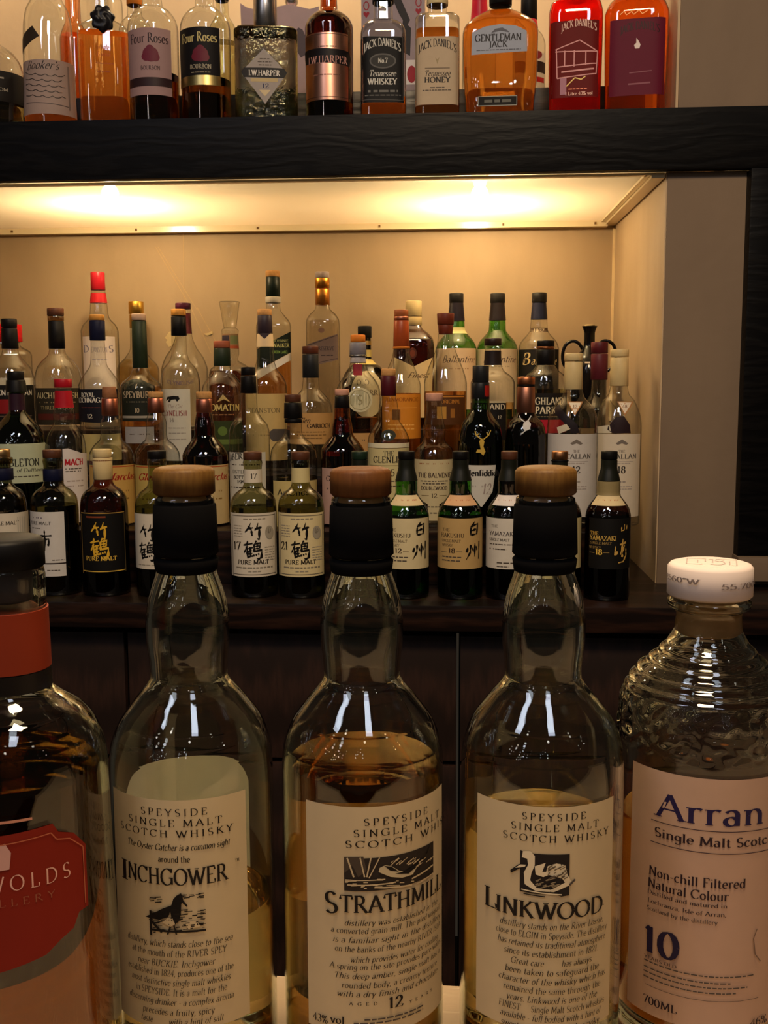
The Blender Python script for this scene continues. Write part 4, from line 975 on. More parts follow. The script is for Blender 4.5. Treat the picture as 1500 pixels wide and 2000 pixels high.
B('clear bottle with black stopper and white label of spaced dark lettering, behind the 17 bottle', 'b', 487, [(757, 15), (775, 16), (800, 17), (815, 24), (830, 36), (850, 40), (1040, 39)], [('stopper_cap', 717, 733, 14, 14, black), ('neck_sleeve', 734, 768, 15, 16, black)],
  [('label', 884, 1030, -39, 30, '#b9b2a2', [T('ABERLOUR', -8, 902, 12, 60, '#2a2624', arch=5, wt=1.2), G(-34, 20, 908, 2), T('DISTILLERY', -14, 925, 7, 38, '#3a3430'), T('BOTTLED', -14, 935, 6, 34, '#3a3430', wt=1.6), T('1994', -14, 944, 6, 22, '#3a3430', wt=1.6), G(-36, 20, 952, 2)])], cl, None)
B('clear round shouldered bottle with brown capped black neck and cream label, behind the 21 bottle', 'b', 574, [(824, 16), (845, 17), (856, 24), (866, 36), (880, 44), (900, 46), (1040, 45)], [('stopper_cap', 770, 785, 16, 16, brownc), ('neck_sleeve', 786, 817, 17, 18, black), ('neck_ring', 818, 826, 17, 17, black)],
  [('label', 940, 1030, -40, 44, '#b5a067', [T('AnCnoc', -2, 968, 12, 60), G(-30, 30, 985, 3)])], cl, 930, 'olive')
B('dark brown bottle with pink cork and orange lit neck, pale pink label', 'b', 669, [(797, 15), (815, 16), (830, 19), (850, 22), (858, 28), (868, 36), (880, 42), (1040, 41)], [('cork_stopper', 760, 772, 14, 14, pinkcork), ('neck_sleeve', 773, 797, 14, 15, black)],
  [('label', 915, 1025, -40, 40, '#a8877a', [T('GLEN', -14, 940, 10, 36, '#3a2a28'), G(-30, 20, 955, 3)])], thin_glass('#c0622a'), 818, 'dark')
B('clear bottle with a maroon capped neck, oval dark sticker on the shoulder and cream label', 'b', 759, [(772, 14), (790, 18), (805, 20), (820, 21), (830, 27), (845, 36), (862, 41), (1040, 40)], [('cork_stopper', 720, 734, 14, 14, corkm), ('neck_sleeve', 734, 773, 15, 15, maroon)],
  [('shoulder_label', 840, 861, -13, 13, '#23261a', [G(-7, 7, 850, 3, '#5a5a3a')], [(14 * cos(a * pi / 10), 850 + 11 * sin(a * pi / 10)) for a in range(20)]), ('label', 876, 1000, -40, 40, '#b7a878', [R(-40, 40, 866, 875, '#c9bfa0'), T('THE', 0, 890, 9, 20, '#2a2620'), T('GLENLIVET', 4, 904, 12, 66, '#2a2620', wt=1.2), R(-36, 36, 909, 910, '#7a6a4a'), T('15', 4, 930, 13, 14, '#4a3a2a'), G(-26, 30, 940, 2), G(-26, 30, 950, 2)])], cl, None)
B('clear long necked bottle with pinkish cork and waisted cream label', 'b', 848, [(783, 16), (797, 15), (810, 16), (825, 19), (840, 22), (855, 20), (865, 24), (875, 35), (890, 40), (915, 40), (1040, 38)], [('cork_stopper', 768, 783, 17, 17, pinkcork)],
  [('label', 897, 1018, -38, 38, '#b4a47e', [G(-28, 28, 906, 2.4, '#8a5a3a'), T('THE BALVENIE', 1, 933, 9, 62, '#3a2a26', wt=1.3), G(-26, 26, 940, 2), G(-22, 22, 945, 2), T('DOUBLEWOOD', 0, 957, 7, 50, '#3a2a26', wt=1.3), T('12', 0, 972, 8, 11, '#3a2a26'), R(-24, -10, 967, 968, '#7a6a4a'), R(10, 24, 967, 968, '#7a6a4a'), G(-14, 14, 990, 2), G(-8, 8, 1002, 2)],
    [(-38, 896), (38, 896), (38, 920), (32, 945), (32, 960), (24, 975), (10, 985), (10, 1017), (-12, 1017), (-12, 985), (-26, 975), (-34, 960), (-34, 945), (-38, 920)])], cl, None)
B('dark green triangular bottle with a gold stag and white pointed label', 'b', 938, [(778, 17), (800, 19), (815, 28), (830, 38), (860, 43), (900, 44), (1040, 43)], [('stopper_cap', 714, 747, 16, 16, M('#1a1b1c', .45)), ('neck_sleeve', 747, 779, 17, 17.5, M('#17181a', .4))],
  [('neck_label', 753, 775, 8, 17, '#9a1c14', []), ('stag_emblem', 840, 890, -20, 25, '', [P([(-2, 862), (3, 856), (8, 862), (6, 872), (10, 882), (6, 890), (0, 884), (-8, 884), (-6, 878), (1, 878)], '#b0903c'), LN([(2, 858), (-8, 850), (-10, 842)], 2, '#b0903c'), LN([(6, 858), (16, 850), (20, 840)], 2, '#b0903c'), LN([(-6, 850), (-2, 846)], 1.5, '#b0903c'), LN([(14, 850), (12, 844)], 1.5, '#b0903c')]),
   ('label', 908, 990, -40, 40, '#b9b3a8', [T('Glenfiddich', 3, 930, 12, 66, '#232020', wt=1.6), T('12', 12, 965, 20, 16, '#8a7a74', slant=.2), G(-22, 8, 950, 3, '#8a8078')], [(-28, 908), (30, 908), (28, 930), (24, 960), (4, 990), (-2, 988), (-22, 955), (-26, 930)])], dkgrn, 828, 'green')
B('dark brown bottle with copper cap and collar and a silver stag emblem', 'b', 1026, [(806, 18), (815, 22), (825, 32), (840, 38), (870, 40), (1040, 39)], [('stopper_cap', 736, 751, 17, 17, foil('#b0704a', .4)), ('cap_line', 751, 755, 16.5, 16.5, black), ('neck_sleeve', 755, 806, 17, 18, foil('#a5705a', .42))],
  [('stag_emblem', 815, 850, -14, 16, '', [P([(-4, 826), (4, 820), (10, 828), (8, 838), (0, 842), (-6, 836)], '#b8b4b0'), LN([(-2, 824), (-10, 818), (-12, 812)], 2, '#b8b4b0'), LN([(4, 822), (10, 812)], 2, '#b8b4b0'), LN([(0, 840), (-8, 848)], 2, '#b8b4b0')])], thin_glass('#4a1a0e'), 835, 'dark')
mac = lambda age: [P([(-4, 866), (8, 858), (20, 866), (16, 869), (8, 866), (0, 869)], '#6a6058'), T('THE', 8, 884, 5, 12, '#6a6058'), T('MACALLAN', 2, 896, 9, 66, '#4a4440', wt=1.1), R(-14, 30, 901, 901.8, '#9a9088'), G(-8, 24, 905, 1.6, '#9a9088'), T(age, 8, 924, 13, 15, '#2a2624', wt=1.2), G(0, 16, 941, 2.4, '#8a8078'), G(-10, 28, 950, 1.6, '#9a9088'), G(-10, 28, 955, 1.6, '#9a9088')]
mp = [(760, 18), (774, 21), (788, 33), (800, 42), (815, 47), (835, 49), (1040, 47)]
tri = lambda x, c: ('neck_label', 785, 812, x - 14, x + 14, '', [P([(x - 15, 784), (x + 15, 784), (x, 812)], '#9a6a40'), P([(x - 12, 786), (x + 12, 786), (x, 808)], '#c9bca8'), T(c, x, 797, 6, 8, '#6a4a3a')])
strap = [P([(-34, 795), (-26, 790), (-10, 812), (8, 828), (14, 846), (-2, 846), (-18, 824), (-34, 808)], '#1a1216'), P([(-30, 835), (-12, 828), (-4, 838), (-26, 848)], '#b9ae98')]
B('clear bottle with cream capsule and white label, left of the pair by the right wall', 'b', 1118, mp, [('stopper_cap', 690, 705, 17.5, 17.5, creamc), ('foil_capsule', 706.5, 761, 17, 18.5, creamc)], [tri(4, '12'), ('ribbon', 790, 846, -34, 14, '', strap), ('label', 848, 1010, -47, 46, '#b6aea6', mac('12'))], cl, None)
B('clear square shouldered bottle with cream capsule and white 18 label, nearest the right wall', 'b', 1207, [(y - 6 if y < 800 else y, h * .92) for y, h in mp], [('stopper_cap', 682, 697, 17.5, 17.5, creamc), ('foil_capsule', 698.5, 754, 17, 18, creamc)], [tri(12, '18'), ('ribbon', 800, 846, -20, 22, '', [P([(-22, 838), (-6, 816), (10, 812), (22, 830), (24, 846), (-10, 846)], '#241618'), P([(-40, 834), (-16, 830), (-12, 846), (-38, 846)], '#b9ae98')]), ('label', 848, 1010, -44, 42, '#bfb19c', mac('18'))], cl, None, dy=0.035)

# ------------------------------------------------------------------ third row
B('clear bottle with black stopper and sleeve, black and red label, at the left frame edge', 'c', 24, [(680, 14), (692, 17), (706, 27), (720, 38), (745, 43), (920, 43)], [('stopper_cap', 623, 640, 15, 15, black), ('neck_sleeve', 641, 681, 15, 16, black)],
  [('label', 752, 880, -42, 40, '#15110f', [T('AUCHENTOSHAN', -4, 772, 10, 80, '#cfc6b6', serif=False, wt=1.1), R(-42, 18, 780, 808, '#7a1618'), R(-42, 34, 812, 814, '#5a4a3a')])], cl, None)
B('clear bottle with a brown cap, black neck sleeve and dark olive label', 'c', 115, [(680, 14), (692, 17), (705, 30), (720, 40), (745, 45), (920, 45)], [('stopper_cap', 602, 617, 16, 16, brownc), ('neck_ring', 617, 627, 15.5, 15.5, thin_glass('#8a6a44')), ('neck_sleeve', 627, 681, 15, 15.5, black)],
  [('glass_print', 715, 740, -20, 14, '', [T('TRIPLE', -4, 722, 7, 24, '#8a6a3a'), T('DISTILLED', -4, 736, 7, 30, '#8a6a3a')]), ('label', 758, 830, -43, 40, '#2a2418', [T('AUCHENTOSHAN', 2, 778, 11, 84, '#b0a078', serif=False, wt=1.1), G(-36, 30, 786, 2.4, '#7a6a48'), T('THREE WOOD', -4, 800, 7, 60, '#8a7a54'), R(-40, 38, 808, 820, '#4a1c14')])], cl, None)
B('clear long necked bottle with ochre cap, navy neck and navy label', 'c', 194, [(664, 13), (690, 14), (712, 16), (725, 24), (740, 34), (755, 40), (920, 40)], [('stopper_cap', 615, 626, 14.5, 14.5, ochre), ('neck_sleeve', 626, 665, 15, 15, navy)],
  [('label', 761, 825, -40, 34, '#12111a', [T('ROYAL', -22, 775, 8, 24, '#cfc8b8', wt=1.2), T('LOCHNAGAR', -12, 786, 9, 54, '#cfc8b8', wt=1.3), G(-34, 0, 796, 1.6, '#5a2a24'), T('12', -20, 817, 8, 10, '#cfc8b8')], [(-40, 760), (34, 760), (34, 818), (-4, 826), (-40, 822)]), ('lower_label', 848, 900, -36, 38, '#b0a06a', [])], cl, None, dy=-.043)
B('clear bottle of amber whisky with dark green neck and black label reading 10', 'c', 277, [(718, 14), (733, 20), (748, 36), (760, 41), (920, 41)], [('stopper_cap', 613, 626, 14, 14, beigec), ('neck_sleeve', 627, 719, 14, 15, dgreen)],
  [('label', 742, 822, -36, 26, '#1b1d15', [T('SPEYBURN', -5, 777, 12, 56, '#a8967a', wt=1.2), G(-28, 16, 785, 2, '#6a604c'), T('10', -9, 806, 9, 9, '#a8967a'), R(-36, 26, 812, 817, '#8a8274'), LN([(-8, 750), (-10, 758)], 2, '#a8967a')], [(-37, 752), (-26, 744), (-12, 740), (2, 742), (14, 748), (26, 754), (26, 822), (-37, 822)]), ('lower_label', 834, 866, -32, 22, '#8a8684', [G(-24, 14, 848, 2)])], cl, 753, 'amber')
B('clear bottle with ochre cap, black sleeve and grey white label with a small black cat', 'c', 352, [(655, 14), (690, 15), (705, 20), (720, 32), (740, 37.5), (760, 38.5), (920, 38)], [('stopper_cap', 604, 617, 14.5, 14.5, ochre), ('neck_sleeve', 618, 656, 14.5, 15, black)],
  [('glass_print', 740, 750, -28, 28, '', [T('CLYNELISH', 0, 748, 7, 50, '#5a4a54', arch=-4)]), ('label', 760, 900, -38, 18, '#b5b0a0', [P([(-25, 775), (-14, 773), (-4, 774), (-2, 779), (-6, 784), (-8, 784), (-10, 780), (-18, 781), (-20, 785), (-24, 785), (-22, 779), (-28, 783)], '#15110f'), T('The Cat', -12, 797, 7, 28, '#8a7a70', slant=.3), T('CLYNELISH', -12, 812, 10, 46, '#7a3a38', wt=1.2), T('14', -18, 824, 8, 8, '#5a4a48'), G(-24, 8, 836, 1.6, '#8a8278'), G(-24, 8, 846, 1.6, '#8a8278'), G(-24, 8, 858, 1.6, '#8a8278')])], cl, None, dy=.05)
B('clear bottle with a brown cap and dark green sleeve, gilt printing above a green label', 'c', 436, [(714, 15), (725, 18), (740, 30), (755, 39), (780, 42), (920, 41)], [('stopper_cap', 666, 680, 16, 16, M('#8a4a32', .55)), ('neck_sleeve', 680, 715, 16, 16.5, dgreen)],
  [('glass_print', 775, 806, -34, 34, '', [T('TOMATIN', 0, 802, 12, 62, '#b09a5a', wt=1.3), P([(-12, 786), (0, 770), (14, 786), (2, 780)], '#a08a54'), G(-22, 20, 810, 2, '#7a5a3a')]), ('label', 822, 880, -34, 36, '#2b3315', [E(-2, 842, 9, 9, '#55682c'), R(-18, 36, 858, 868, '#55632c')])], cl, None)
B('tall clear bottle with cork and pointed dark sleeve, pale paper band round the neck', 'c', 519, [(650, 15), (676, 16.5), (700, 17), (720, 22), (735, 34), (755, 41), (920, 41)], [('cork_stopper', 604, 616, 14, 14, corkm), ('neck_sleeve', 616, 651, 14, 15, M('#2a2028', .45))],
  [('neck_label', 652, 677, -17, 17, '#c9b08a', [P([(-12, 651), (10, 651), (-1, 662)], '#2a2028')]), ('label', 769, 900, -40, 40, '#b09660', [T('DEANSTON', -4, 806, 9, 60, '#6a5a3a'), P([(12, 838), (40, 838), (40, 862), (12, 862), (6, 856), (4, 850), (6, 843)], '#4a4440'), G(-26, 6, 850, 2.4, '#8a7448')])], cl, None)
B('clear bottle with brown cap, long black sleeve and tan parchment label', 'c', 608, [(737, 15), (758, 17), (772, 28), (785, 38), (805, 42), (920, 41)], [('stopper_cap', 676, 691, 16, 16, M('#4a2416', .4)), ('neck_sleeve', 692, 738, 16, 16, M('#15171a', .45))],
  [('label', 807, 868, -42, 42, '#a8804c', [T('Glen', -14, 826, 10, 22, '#3a2818', slant=.4), T('GARIOCH', 14, 836, 8, 44, '#2a1c10', wt=1.4), G(-28, 28, 844, 1.8, '#6a4c28'), G(-28, 28, 850, 1.8, '#6a4c28'), G(-28, 20, 856, 1.8, '#6a4c28')])], cl, None)
B('round shouldered clear bottle with orange cap, grey collar and a glass medallion', 'c', 700, [(708, 15), (725, 20), (740, 32), (760, 42), (785, 44), (920, 42)], [('stopper_cap', 654, 668, 14.5, 14.5, orangec), ('neck_collar', 669, 693, 16, 16.5, M('#6e6a72', .4)), ('collar_ring', 693, 697, 17, 17, silver), ('neck_sleeve', 697, 709, 15, 16, M('#8a8488', .45))],
  [('neck_label', 711, 733, -9, 8, '#6a1420', []), ('medallion', 757, 806, -21, 27, '#b9b08e', [LN([(3 + 20 * cos(a * .7), 781 + 20 * sin(a * .7)) for a in range(10)], 1.5, '#8a805e'), T('S', 3, 790, 18, 10, '#8a805e')], [(3 + 24 * cos(a * pi / 12), 781 + 24 * sin(a * pi / 12)) for a in range(24)]), ('label', 846, 890, -26, 30, '#a8804e', [G(-20, 20, 860, 3)])], cl, 815, 'dark')
gmp = lambda y0: [(680, 15), (698, 18), (715, 25), (735, 33), (755, 38), (920, 38)]
B('pear necked bottle with copper brown sleeve and bright orange label', 'c', 784, gmp(0), [('stopper_cap', 605, 618, 14, 14, M('#8a4a26', .5)), ('neck_ring', 618, 626, 14.5, 14.5, copper), ('neck_sleeve', 626, 677, 14.5, 16, M('#8a3c1a', .35)), ('neck_band', 677, 681, 16.5, 16.5, orangec)],
  [('label', 770, 857, -38, 37, '#c07822', [T('GLENMORANGIE', 0, 784, 7, 64, '#8a4a10', wt=1.3), R(-18, -2, 800, 820, '#6a4420'), R(-30, 30, 796, 797, '#e0a050'), G(-26, 26, 830, 2, '#e0a858'), G(-26, 26, 838, 2, '#e0a858')])], cl, 768, 'orange')
B('pear necked bottle with tall brown stopper and dark amber label, beside the green bottles', 'c', 870, [(652, 14), (675, 17), (700, 26), (725, 36), (750, 42), (920, 42)], [('stopper_cap', 612, 634, 17, 16, dkbrown), ('stopper_base', 634, 653, 15, 13.5, dkbrown)],
  [('label', 772, 830, -38, 38, '#4a2a10', [R(-36, 36, 774, 776, '#b0742a'), T('ORIGINAL', 10, 788, 7, 36, '#b0742a'), R(-16, 2, 794, 818, '#a87a34'), R(10, 18, 798, 816, '#8a5a24')])], cl, 764, 'amber')
B('clear wide bottle with dark cap and pink lettered sleeve before the middle green bottle', 'c', 962, [(675, 16), (684, 15.5), (712, 16.5), (724, 22), (735, 36), (748, 43), (920, 42)], [('stopper_cap', 661, 675, 17, 17, M('#241612', .4)), ('neck_sleeve', 685, 713, 16, 17, M('#1c1214', .45), 'fit')],
  [('neck_label', 690, 708, -14, 14, '#2a1a1e', [E(-6, 699, 6, 7, '#8a5a5e'), E(-6, 699, 3, 4, '#2a1a1e'), E(8, 699, 6, 7, '#8a5a5e'), E(8, 699, 3, 4, '#2a1a1e')]), ('label', 785, 860, -42, 26, '#120f0d', [R(-42, 26, 783, 787, '#a89a7a'), T('HIGHLAND', -8, 800, 10, 64, '#b5a890', wt=1.3), T('12', 14, 818, 6, 8, '#b5a890')])], cl, 786, 'gold')
B('clear bottle with black cap and sleeve, black label in white capitals and red band', 'c', 1064, [(712, 17), (722, 24), (735, 38), (755, 42), (920, 41)], [('stopper_cap', 665, 677, 17, 17, black), ('neck_ring', 677, 683, 17.5, 17.5, foil('#8a5a3a')), ('neck_sleeve', 683, 713, 18.5, 18, black)],
  [('label', 768, 850, -42, 42, '#14110f', [T('HIGHLAND', 2, 790, 13, 66, '#cfc2a4', wt=1.3), T('PARK', 2, 808, 13, 40, '#cfc2a4', wt=1.3), G(-30, 30, 814, 1.6, '#8a7a5a'), R(-42, 42, 820, 846, '#a01a28')])], cl, 760, 'olive')
B('bottle with a maroon ribbed capsule behind the two cream capsuled bottles', 'c', 1168, [(742, 14), (765, 15), (785, 25), (800, 36), (920, 36)], [('stopper_cap', 668, 690, 16.5, 16.5, maroon), ('foil_capsule', 691, 742, 16.5, 16.5, M('#4c1820', .45))], [], cl, None)

# ------------------------------------------------------------------ back row against the wall
B('square clear bottle with a wide red cap, at the left frame edge', 'd', 20, [(668, 21), (676, 23), (686, 39), (694, 43), (820, 43)], [('screw_cap', 634, 668, 27, 27, M('#c0141c', .4))], [('label', 738, 810, -43, 42, '#c4bcae', [])], cl, None, n=5)
B('tall clear bottle with a red foil cap, tallest on the left', 'd', 195, [(567, 13), (574, 14), (592, 16), (612, 17.5), (622, 20), (634, 31), (648, 36), (820, 35)], [('screw_cap', 532, 567, 13.5, 14, M('#a81c28', .3)), ('neck_label', 573, 592, 15, 16, M('#b01c24', .4), 'fit')],
  [('label', 657, 760, -32, 28, '#c3b4a8', [T('D', -26, 688, 13, 10, '#6a6270'), T('S', 20, 688, 13, 9, '#6a6270'), T('EANSTON', -2, 688, 10, 30, '#8a8088'), G(-16, 14, 702, 2, '#9a9098')])], cl, None)
B('bottle with a yellow gold screw cap behind the black label reading 10', 'd', 270, [(640, 13), (680, 14), (698, 24), (714, 38), (724, 40.5), (820, 40.5)], [('screw_cap', 589, 614, 14.5, 14.5, foil('#d8ac48', .35)), ('neck_sleeve', 615, 641, 13.5, 13.5, foil('#c89c40', .4))], [('neck_print', 718, 734, -8, 4, '', [P([(-5, 722), (-2, 720), (2, 723), (1, 728), (-4, 728)], '#3a2a14')])], cl, 702, 'gold', dy=.058)
B('round bodied clear bottle with a plum cap and chequered maroon neck', 'd', 360, [(604, 14), (614, 14), (655, 16), (678, 24), (700, 38), (725, 45), (820, 45)], [('screw_cap', 592, 604, 15, 15, M('#3c1026', .45)), ('neck_sleeve', 612, 652, 15, 17, M('#4c1420', .3, 0, .5, 260), 'fit')], [], cl, None)
B('glass decanter with a flared open stopper and striped neck band', 'd', 451, [(641, 13), (645, 17), (652, 16), (690, 17), (703, 14), (712, 28), (722, 40), (738, 43), (820, 42)],
  [('flared_stopper', 589, 640, 20, 12.5, thin_glass('#f0efe4'))], [('neck_label', 652, 681, -15, 16, '#8a6a4a', [R(-15, -2, 655, 672, '#2a2430'), R(0, 14, 655, 672, '#6a7048'), R(-15, 16, 675, 680, '#a04a2a')])], cl, 724, 'dark', name='decanter', cat='decanter')
B('square shouldered bottle with a slanted dark green label and cork topped green neck', 'd', 535, [(592, 13), (605, 14), (618, 23), (630, 32), (640, 34), (820, 33)], [('cork_stopper', 529, 541, 14, 14, corkm), ('neck_sleeve', 541, 580, 13.5, 14, M('#101a14', .35)), ('neck_band', 580, 592, 15, 15, M('#b8b0a4', .4))],
  [('label', 650, 750, -33, 33, '#10180f', [T('JOHNNIE', 14, 668, 5, 28, '#8a8a5a'), T('WALKER', 14, 678, 7, 32, '#a8a468', wt=1.2), T('GREEN LABEL', 12, 690, 5, 30, '#7a9a44')], [(-33, 682), (33, 648), (33, 688), (-33, 724)]), ('lower_label', 688, 750, -33, 33, '#b9b2a6', [], [(-33, 725), (33, 689), (33, 703), (-33, 741)])], cl, 706, 'amber', n=4)
B('square shouldered frosted bottle with gold neck and slanted grey label', 'd', 631, [(596, 13), (604, 15), (614, 25), (626, 32), (640, 33), (820, 33)], [('stopper_cap', 531, 543, 13.5, 13.5, M('#9a8a86', .4)), ('neck_ring', 543, 563, 14.5, 14, foil('#c88a34', .3)), ('foil_sleeve', 564, 597, 14, 14, foil('#b87a34', .35))],
  [('label', 650, 720, -33, 33, '#5a4a44', [T('RESERVE', 6, 684, 7, 30, '#2a2020'), LN([(-28, 674), (28, 655)], 1, '#2a2020'), LN([(-26, 712), (28, 700)], 1, '#2a2020'), G(-4, 20, 694, 2, '#2a2020')], [(-33, 674), (29, 652), (29, 703), (-33, 718)]), ('seal', 640, 648, -8, 0, '', [E(-3, 645, 6, 5, '#6a5044')])], thin_glass('#d8d2c4'), None, n=4)
B('dark brown squat bottle with a black cap and oval cream label', 'd', 713, [(660, 12), (700, 13), (708, 19), (718, 32), (738, 43), (752, 45), (820, 44)], [('screw_cap', 637, 660, 13.5, 13.5, black), ('neck_band', 666, 674, 13, 13.5, foil('#c8a868', .4), 'fit')],
  [('neck_label', 683, 697, -12, 13, '#b09a58', []), ('shoulder_label', 703, 712, -16, 24, '#c0a860', [], [(-14, 702), (14, 702), (24, 712), (-20, 712)]), ('label', 722, 815, -36, 36, '#b0a07a', [T('OLD', -4, 752, 10, 24, '#4a3a28'), T('PARR', 8, 772, 10, 32, '#4a3a28')], [(4 + 32 * cos(a * pi / 12), 770 + 46 * sin(a * pi / 12)) for a in range(24)])], blkgl, 712, 'dark')
B('square brown bottle with a tall cream screw cap and notched cream label', 'd', 808, [(636, 14), (642, 17), (652, 29), (664, 38), (678, 40), (820, 40)], [('screw_cap', 588, 618, 16, 16, M('#cdb684', .45)), ('cap_skirt', 619, 636, 16, 16, M('#c4ab78', .45))],
  [('glass_print', 680, 702, -10, 10, '', [E(-2, 690, 8, 11, '#3a1a10'), E(-2, 690, 5, 7, '#5a2a18')]), ('label', 697, 815, -40, 40, '#bfa678', [T('Finest', 8, 738, 10, 40, '#4a3420', slant=.4)], [(-40, 697), (0, 716), (40, 697), (40, 815), (-40, 815)])], thin_glass('#6a3016'), 660, 'brown', n=4)
bal = [(592, 13), (627, 16), (645, 17), (655, 24), (668, 35), (685, 40), (820, 40)]
B('green bottle with yellowish shoulder label, leftmost of the three near the right end', 'd', 891, bal, [('stopper_cap', 573, 592, 14, 14, M('#1c1a18', .45)), ('neck_sleeve', 592, 627, 14, 17, M('#17121a', .4), 'fit')],
  [('neck_label', 597, 622, -6, 10, '', [P([(-4, 618), (-2, 602), (2, 598), (6, 602), (5, 608), (10, 608), (4, 612), (2, 620)], '#a8a0a8')]), ('shoulder_label', 640, 653, -30, 30, '#cfc68a', [], [(-22, 640), (22, 640), (31, 652), (-31, 652)]), ('label', 680, 800, -38, 38, '#c2a682', [T('Ballantine', 4, 708, 13, 62, '#4a3a30', slant=.35, wt=.8), G(-20, 24, 720, 2, '#9a7a5a')])], grn, None)
B('green bottle with gold trimmed black neck, standing between another green and a clear bottle', 'd', 971, bal, [('stopper_cap', 573, 592, 14.5, 14.5, M('#1c1a18', .45)), ('neck_sleeve', 592, 626, 14, 17, M('#1a1416', .4), 'fit')],
  [('neck_label', 606, 624, -16, 16, '', [P([(-14, 618), (-2, 612), (-2, 622), (-14, 622)], '#c88a48'), P([(3, 606), (10, 602), (14, 620), (4, 620)], '#d89a4a')]), ('label', 681, 800, -38, 38, '#b9a482', [T('Ballantine', 4, 708, 13, 62, '#4a3a30', slant=.35, wt=.8), G(-20, 24, 716, 2, '#9a8a6a')])], grn, None, dy=.016)
B('clear bottle with navy neck and black label in gold script, rightmost of the three', 'd', 1052, bal, [('stopper_cap', 572, 591, 14.5, 14.5, M('#1c1a18', .45)), ('neck_sleeve', 592, 624, 14, 17, M('#15182c', .4), 'fit')],
  [('neck_label', 598, 616, -14, 14, '', [LN([(-12, 615), (6, 599)], 3.5, '#c8a868'), LN([(4, 599), (8, 616)], 2.5, '#c8a868')]), ('shoulder_label', 640, 650, -24, 26, '#5a4a3a', [T('1827', 0, 648, 6, 20, '#cfc0a0')], [(-20, 641), (22, 641), (29, 649), (-26, 649)]), ('label', 682, 800, -38, 38, '#120f0c', [T('B', -24, 712, 22, 15, '#c9ac72', slant=.2), T('allantine', 10, 712, 15, 48, '#c9ac72', slant=.35, wt=.9)])], cl, None, dy=0.025)
# black two-handled flask in the corner
rt, sf = bottle('glossy black flask with a flared mouth and two looped handles in the right corner', 'd', 1150, [(637, 15), (642, 13), (650, 10.5), (675, 11), (684, 16), (700, 26), (730, 34), (820, 34)], [('stopper_cap', 634, 640, 10, 9, creamc)], [('front_print', 700, 716, -10, 12, '', [G(-8, 10, 708, 3, '#a09080')])], M('#0a0808', .12), None, name='flask', cat='flask')
def loop(name, pts, rad, mat, parent, sf):
    c3 = []
    for x, y in pts:
        z = sf.z_axis(y); c3.append(Vector((x * sf.mpp(z), 0, z)))
    bm = bmesh.new(); rings = []
    for i, p in enumerate(c3):
        d = (c3[min(i + 1, len(c3) - 1)] - c3[max(i - 1, 0)]).normalized(); nrm = Vector((-d.z, 0, d.x))
        rings.append([bm.verts.new(p + (nrm * cos(2 * pi * k / 12) + Vector((0, 1, 0)) * sin(2 * pi * k / 12)) * rad) for k in range(12)])
    for a, b in zip(rings, rings[1:]):
        for k in range(12): bm.faces.new([a[k], a[(k + 1) % 12], b[(k + 1) % 12], b[k]])
    bm.faces.new(rings[0]); bm.faces.new(rings[-1][::-1])
    bmesh.ops.recalc_face_normals(bm, faces=bm.faces); finish(name, bm, mat, parent)
for sgn in (-1, 1):
    ctrl = [(10, 690), (14, 680), (20, 671), (29, 666), (39, 668), (47, 676), (51, 690), (50, 706), (44, 718), (33, 726)]
    pts = []
    for i in range(len(ctrl) - 1):
        p0, p1, p2, p3 = ctrl[max(i - 1, 0)], ctrl[i], ctrl[i + 1], ctrl[min(i + 2, len(ctrl) - 1)]
        for k in range(5):
            t = k / 5; pts.append(tuple(.5 * (2 * p1[j] + (p2[j] - p0[j]) * t + (2 * p0[j] - 5 * p1[j] + 4 * p2[j] - p3[j]) * t * t + (3 * p1[j] - p0[j] - 3 * p2[j] + p3[j]) * t ** 3) for j in (0, 1)))
    pts.append(ctrl[-1]); loop('handle', [(sgn * x, y) for x, y in pts], .0035, M('#0a0808', .12), rt, sf)
# ------------------------------------------------------------------ upper shelf, front row
S = lambda *a, **k: bottle(*a, yref=200, **k)
S('round shouldered squat bottle with a black band label, leftmost on the upper shelf', 't', -12, [(60, 14), (86, 16), (96, 30), (108, 44), (128, 55), (160, 61), (200, 62), (230, 58)], [('stopper_cap', 20, 60, 16, 16, black)],
  [('label', 136, 196, -58, 60, '#17120f', [G(-20, 20, 150, 3, '#8a8070'), T('FROM', 12, 176, 6, 30, '#8a8070')])], cl, 190, 'olive')
S('tall tapering clear bottle with a handwritten cream label', 't', 99, [(-70, 17), (-30, 20), (0, 29), (25, 41), (55, 46), (110, 48), (180, 49), (232, 51)], [('wax_cap', -110, -70, 19, 18, black)],
  [('tag_label', 50, 112, -52, -16, '#2a2119', [], [(-50, 84), (-28, 53), (-16, 72), (-40, 94), (-49, 112)]), ('label', 116, 222, -49, 47, '#8f7a70', [T("Booker's", -12, 135, 15, 58, '#2a2422', slant=.4, wt=.8)] + [LN([(-44 + 6 * q, 147 + 10.5 * i + (1.6 if (q * 7 + i) % 3 else -1.6)) for q in range(13 - (i % 2) * 1)], 1.3, '#2e2826') for i in range(5)] + [LN([(-44, 205), (34, 208)], 1.2, '#4a4040'), R(33, 36, 128, 214, '#6a5c56')])], cl, 214, 'fire')
rs, sfr = S('flat flask shaped bottle of amber bourbon with a black rose emblem', 't', 206, [(-40, 12), (20, 13), (36, 18), (48, 36), (56, 46), (68, 49), (150, 49), (232, 48)], [('stopper_cap', -80, -40, 14, 14, black)], [('glass_print', 70, 170, -44, 44, '', [T('Single', -2, 96, 8, 24, '#8a4210', slant=.2), T('Barrel', 0, 110, 8, 26, '#8a4210'), G(-16, 18, 124, 2, '#7a3a10'), G(-14, 14, 140, 2, '#7a3a10')])], cl, 66, 'orange', n=3, dep=.55)
bm = bmesh.new()
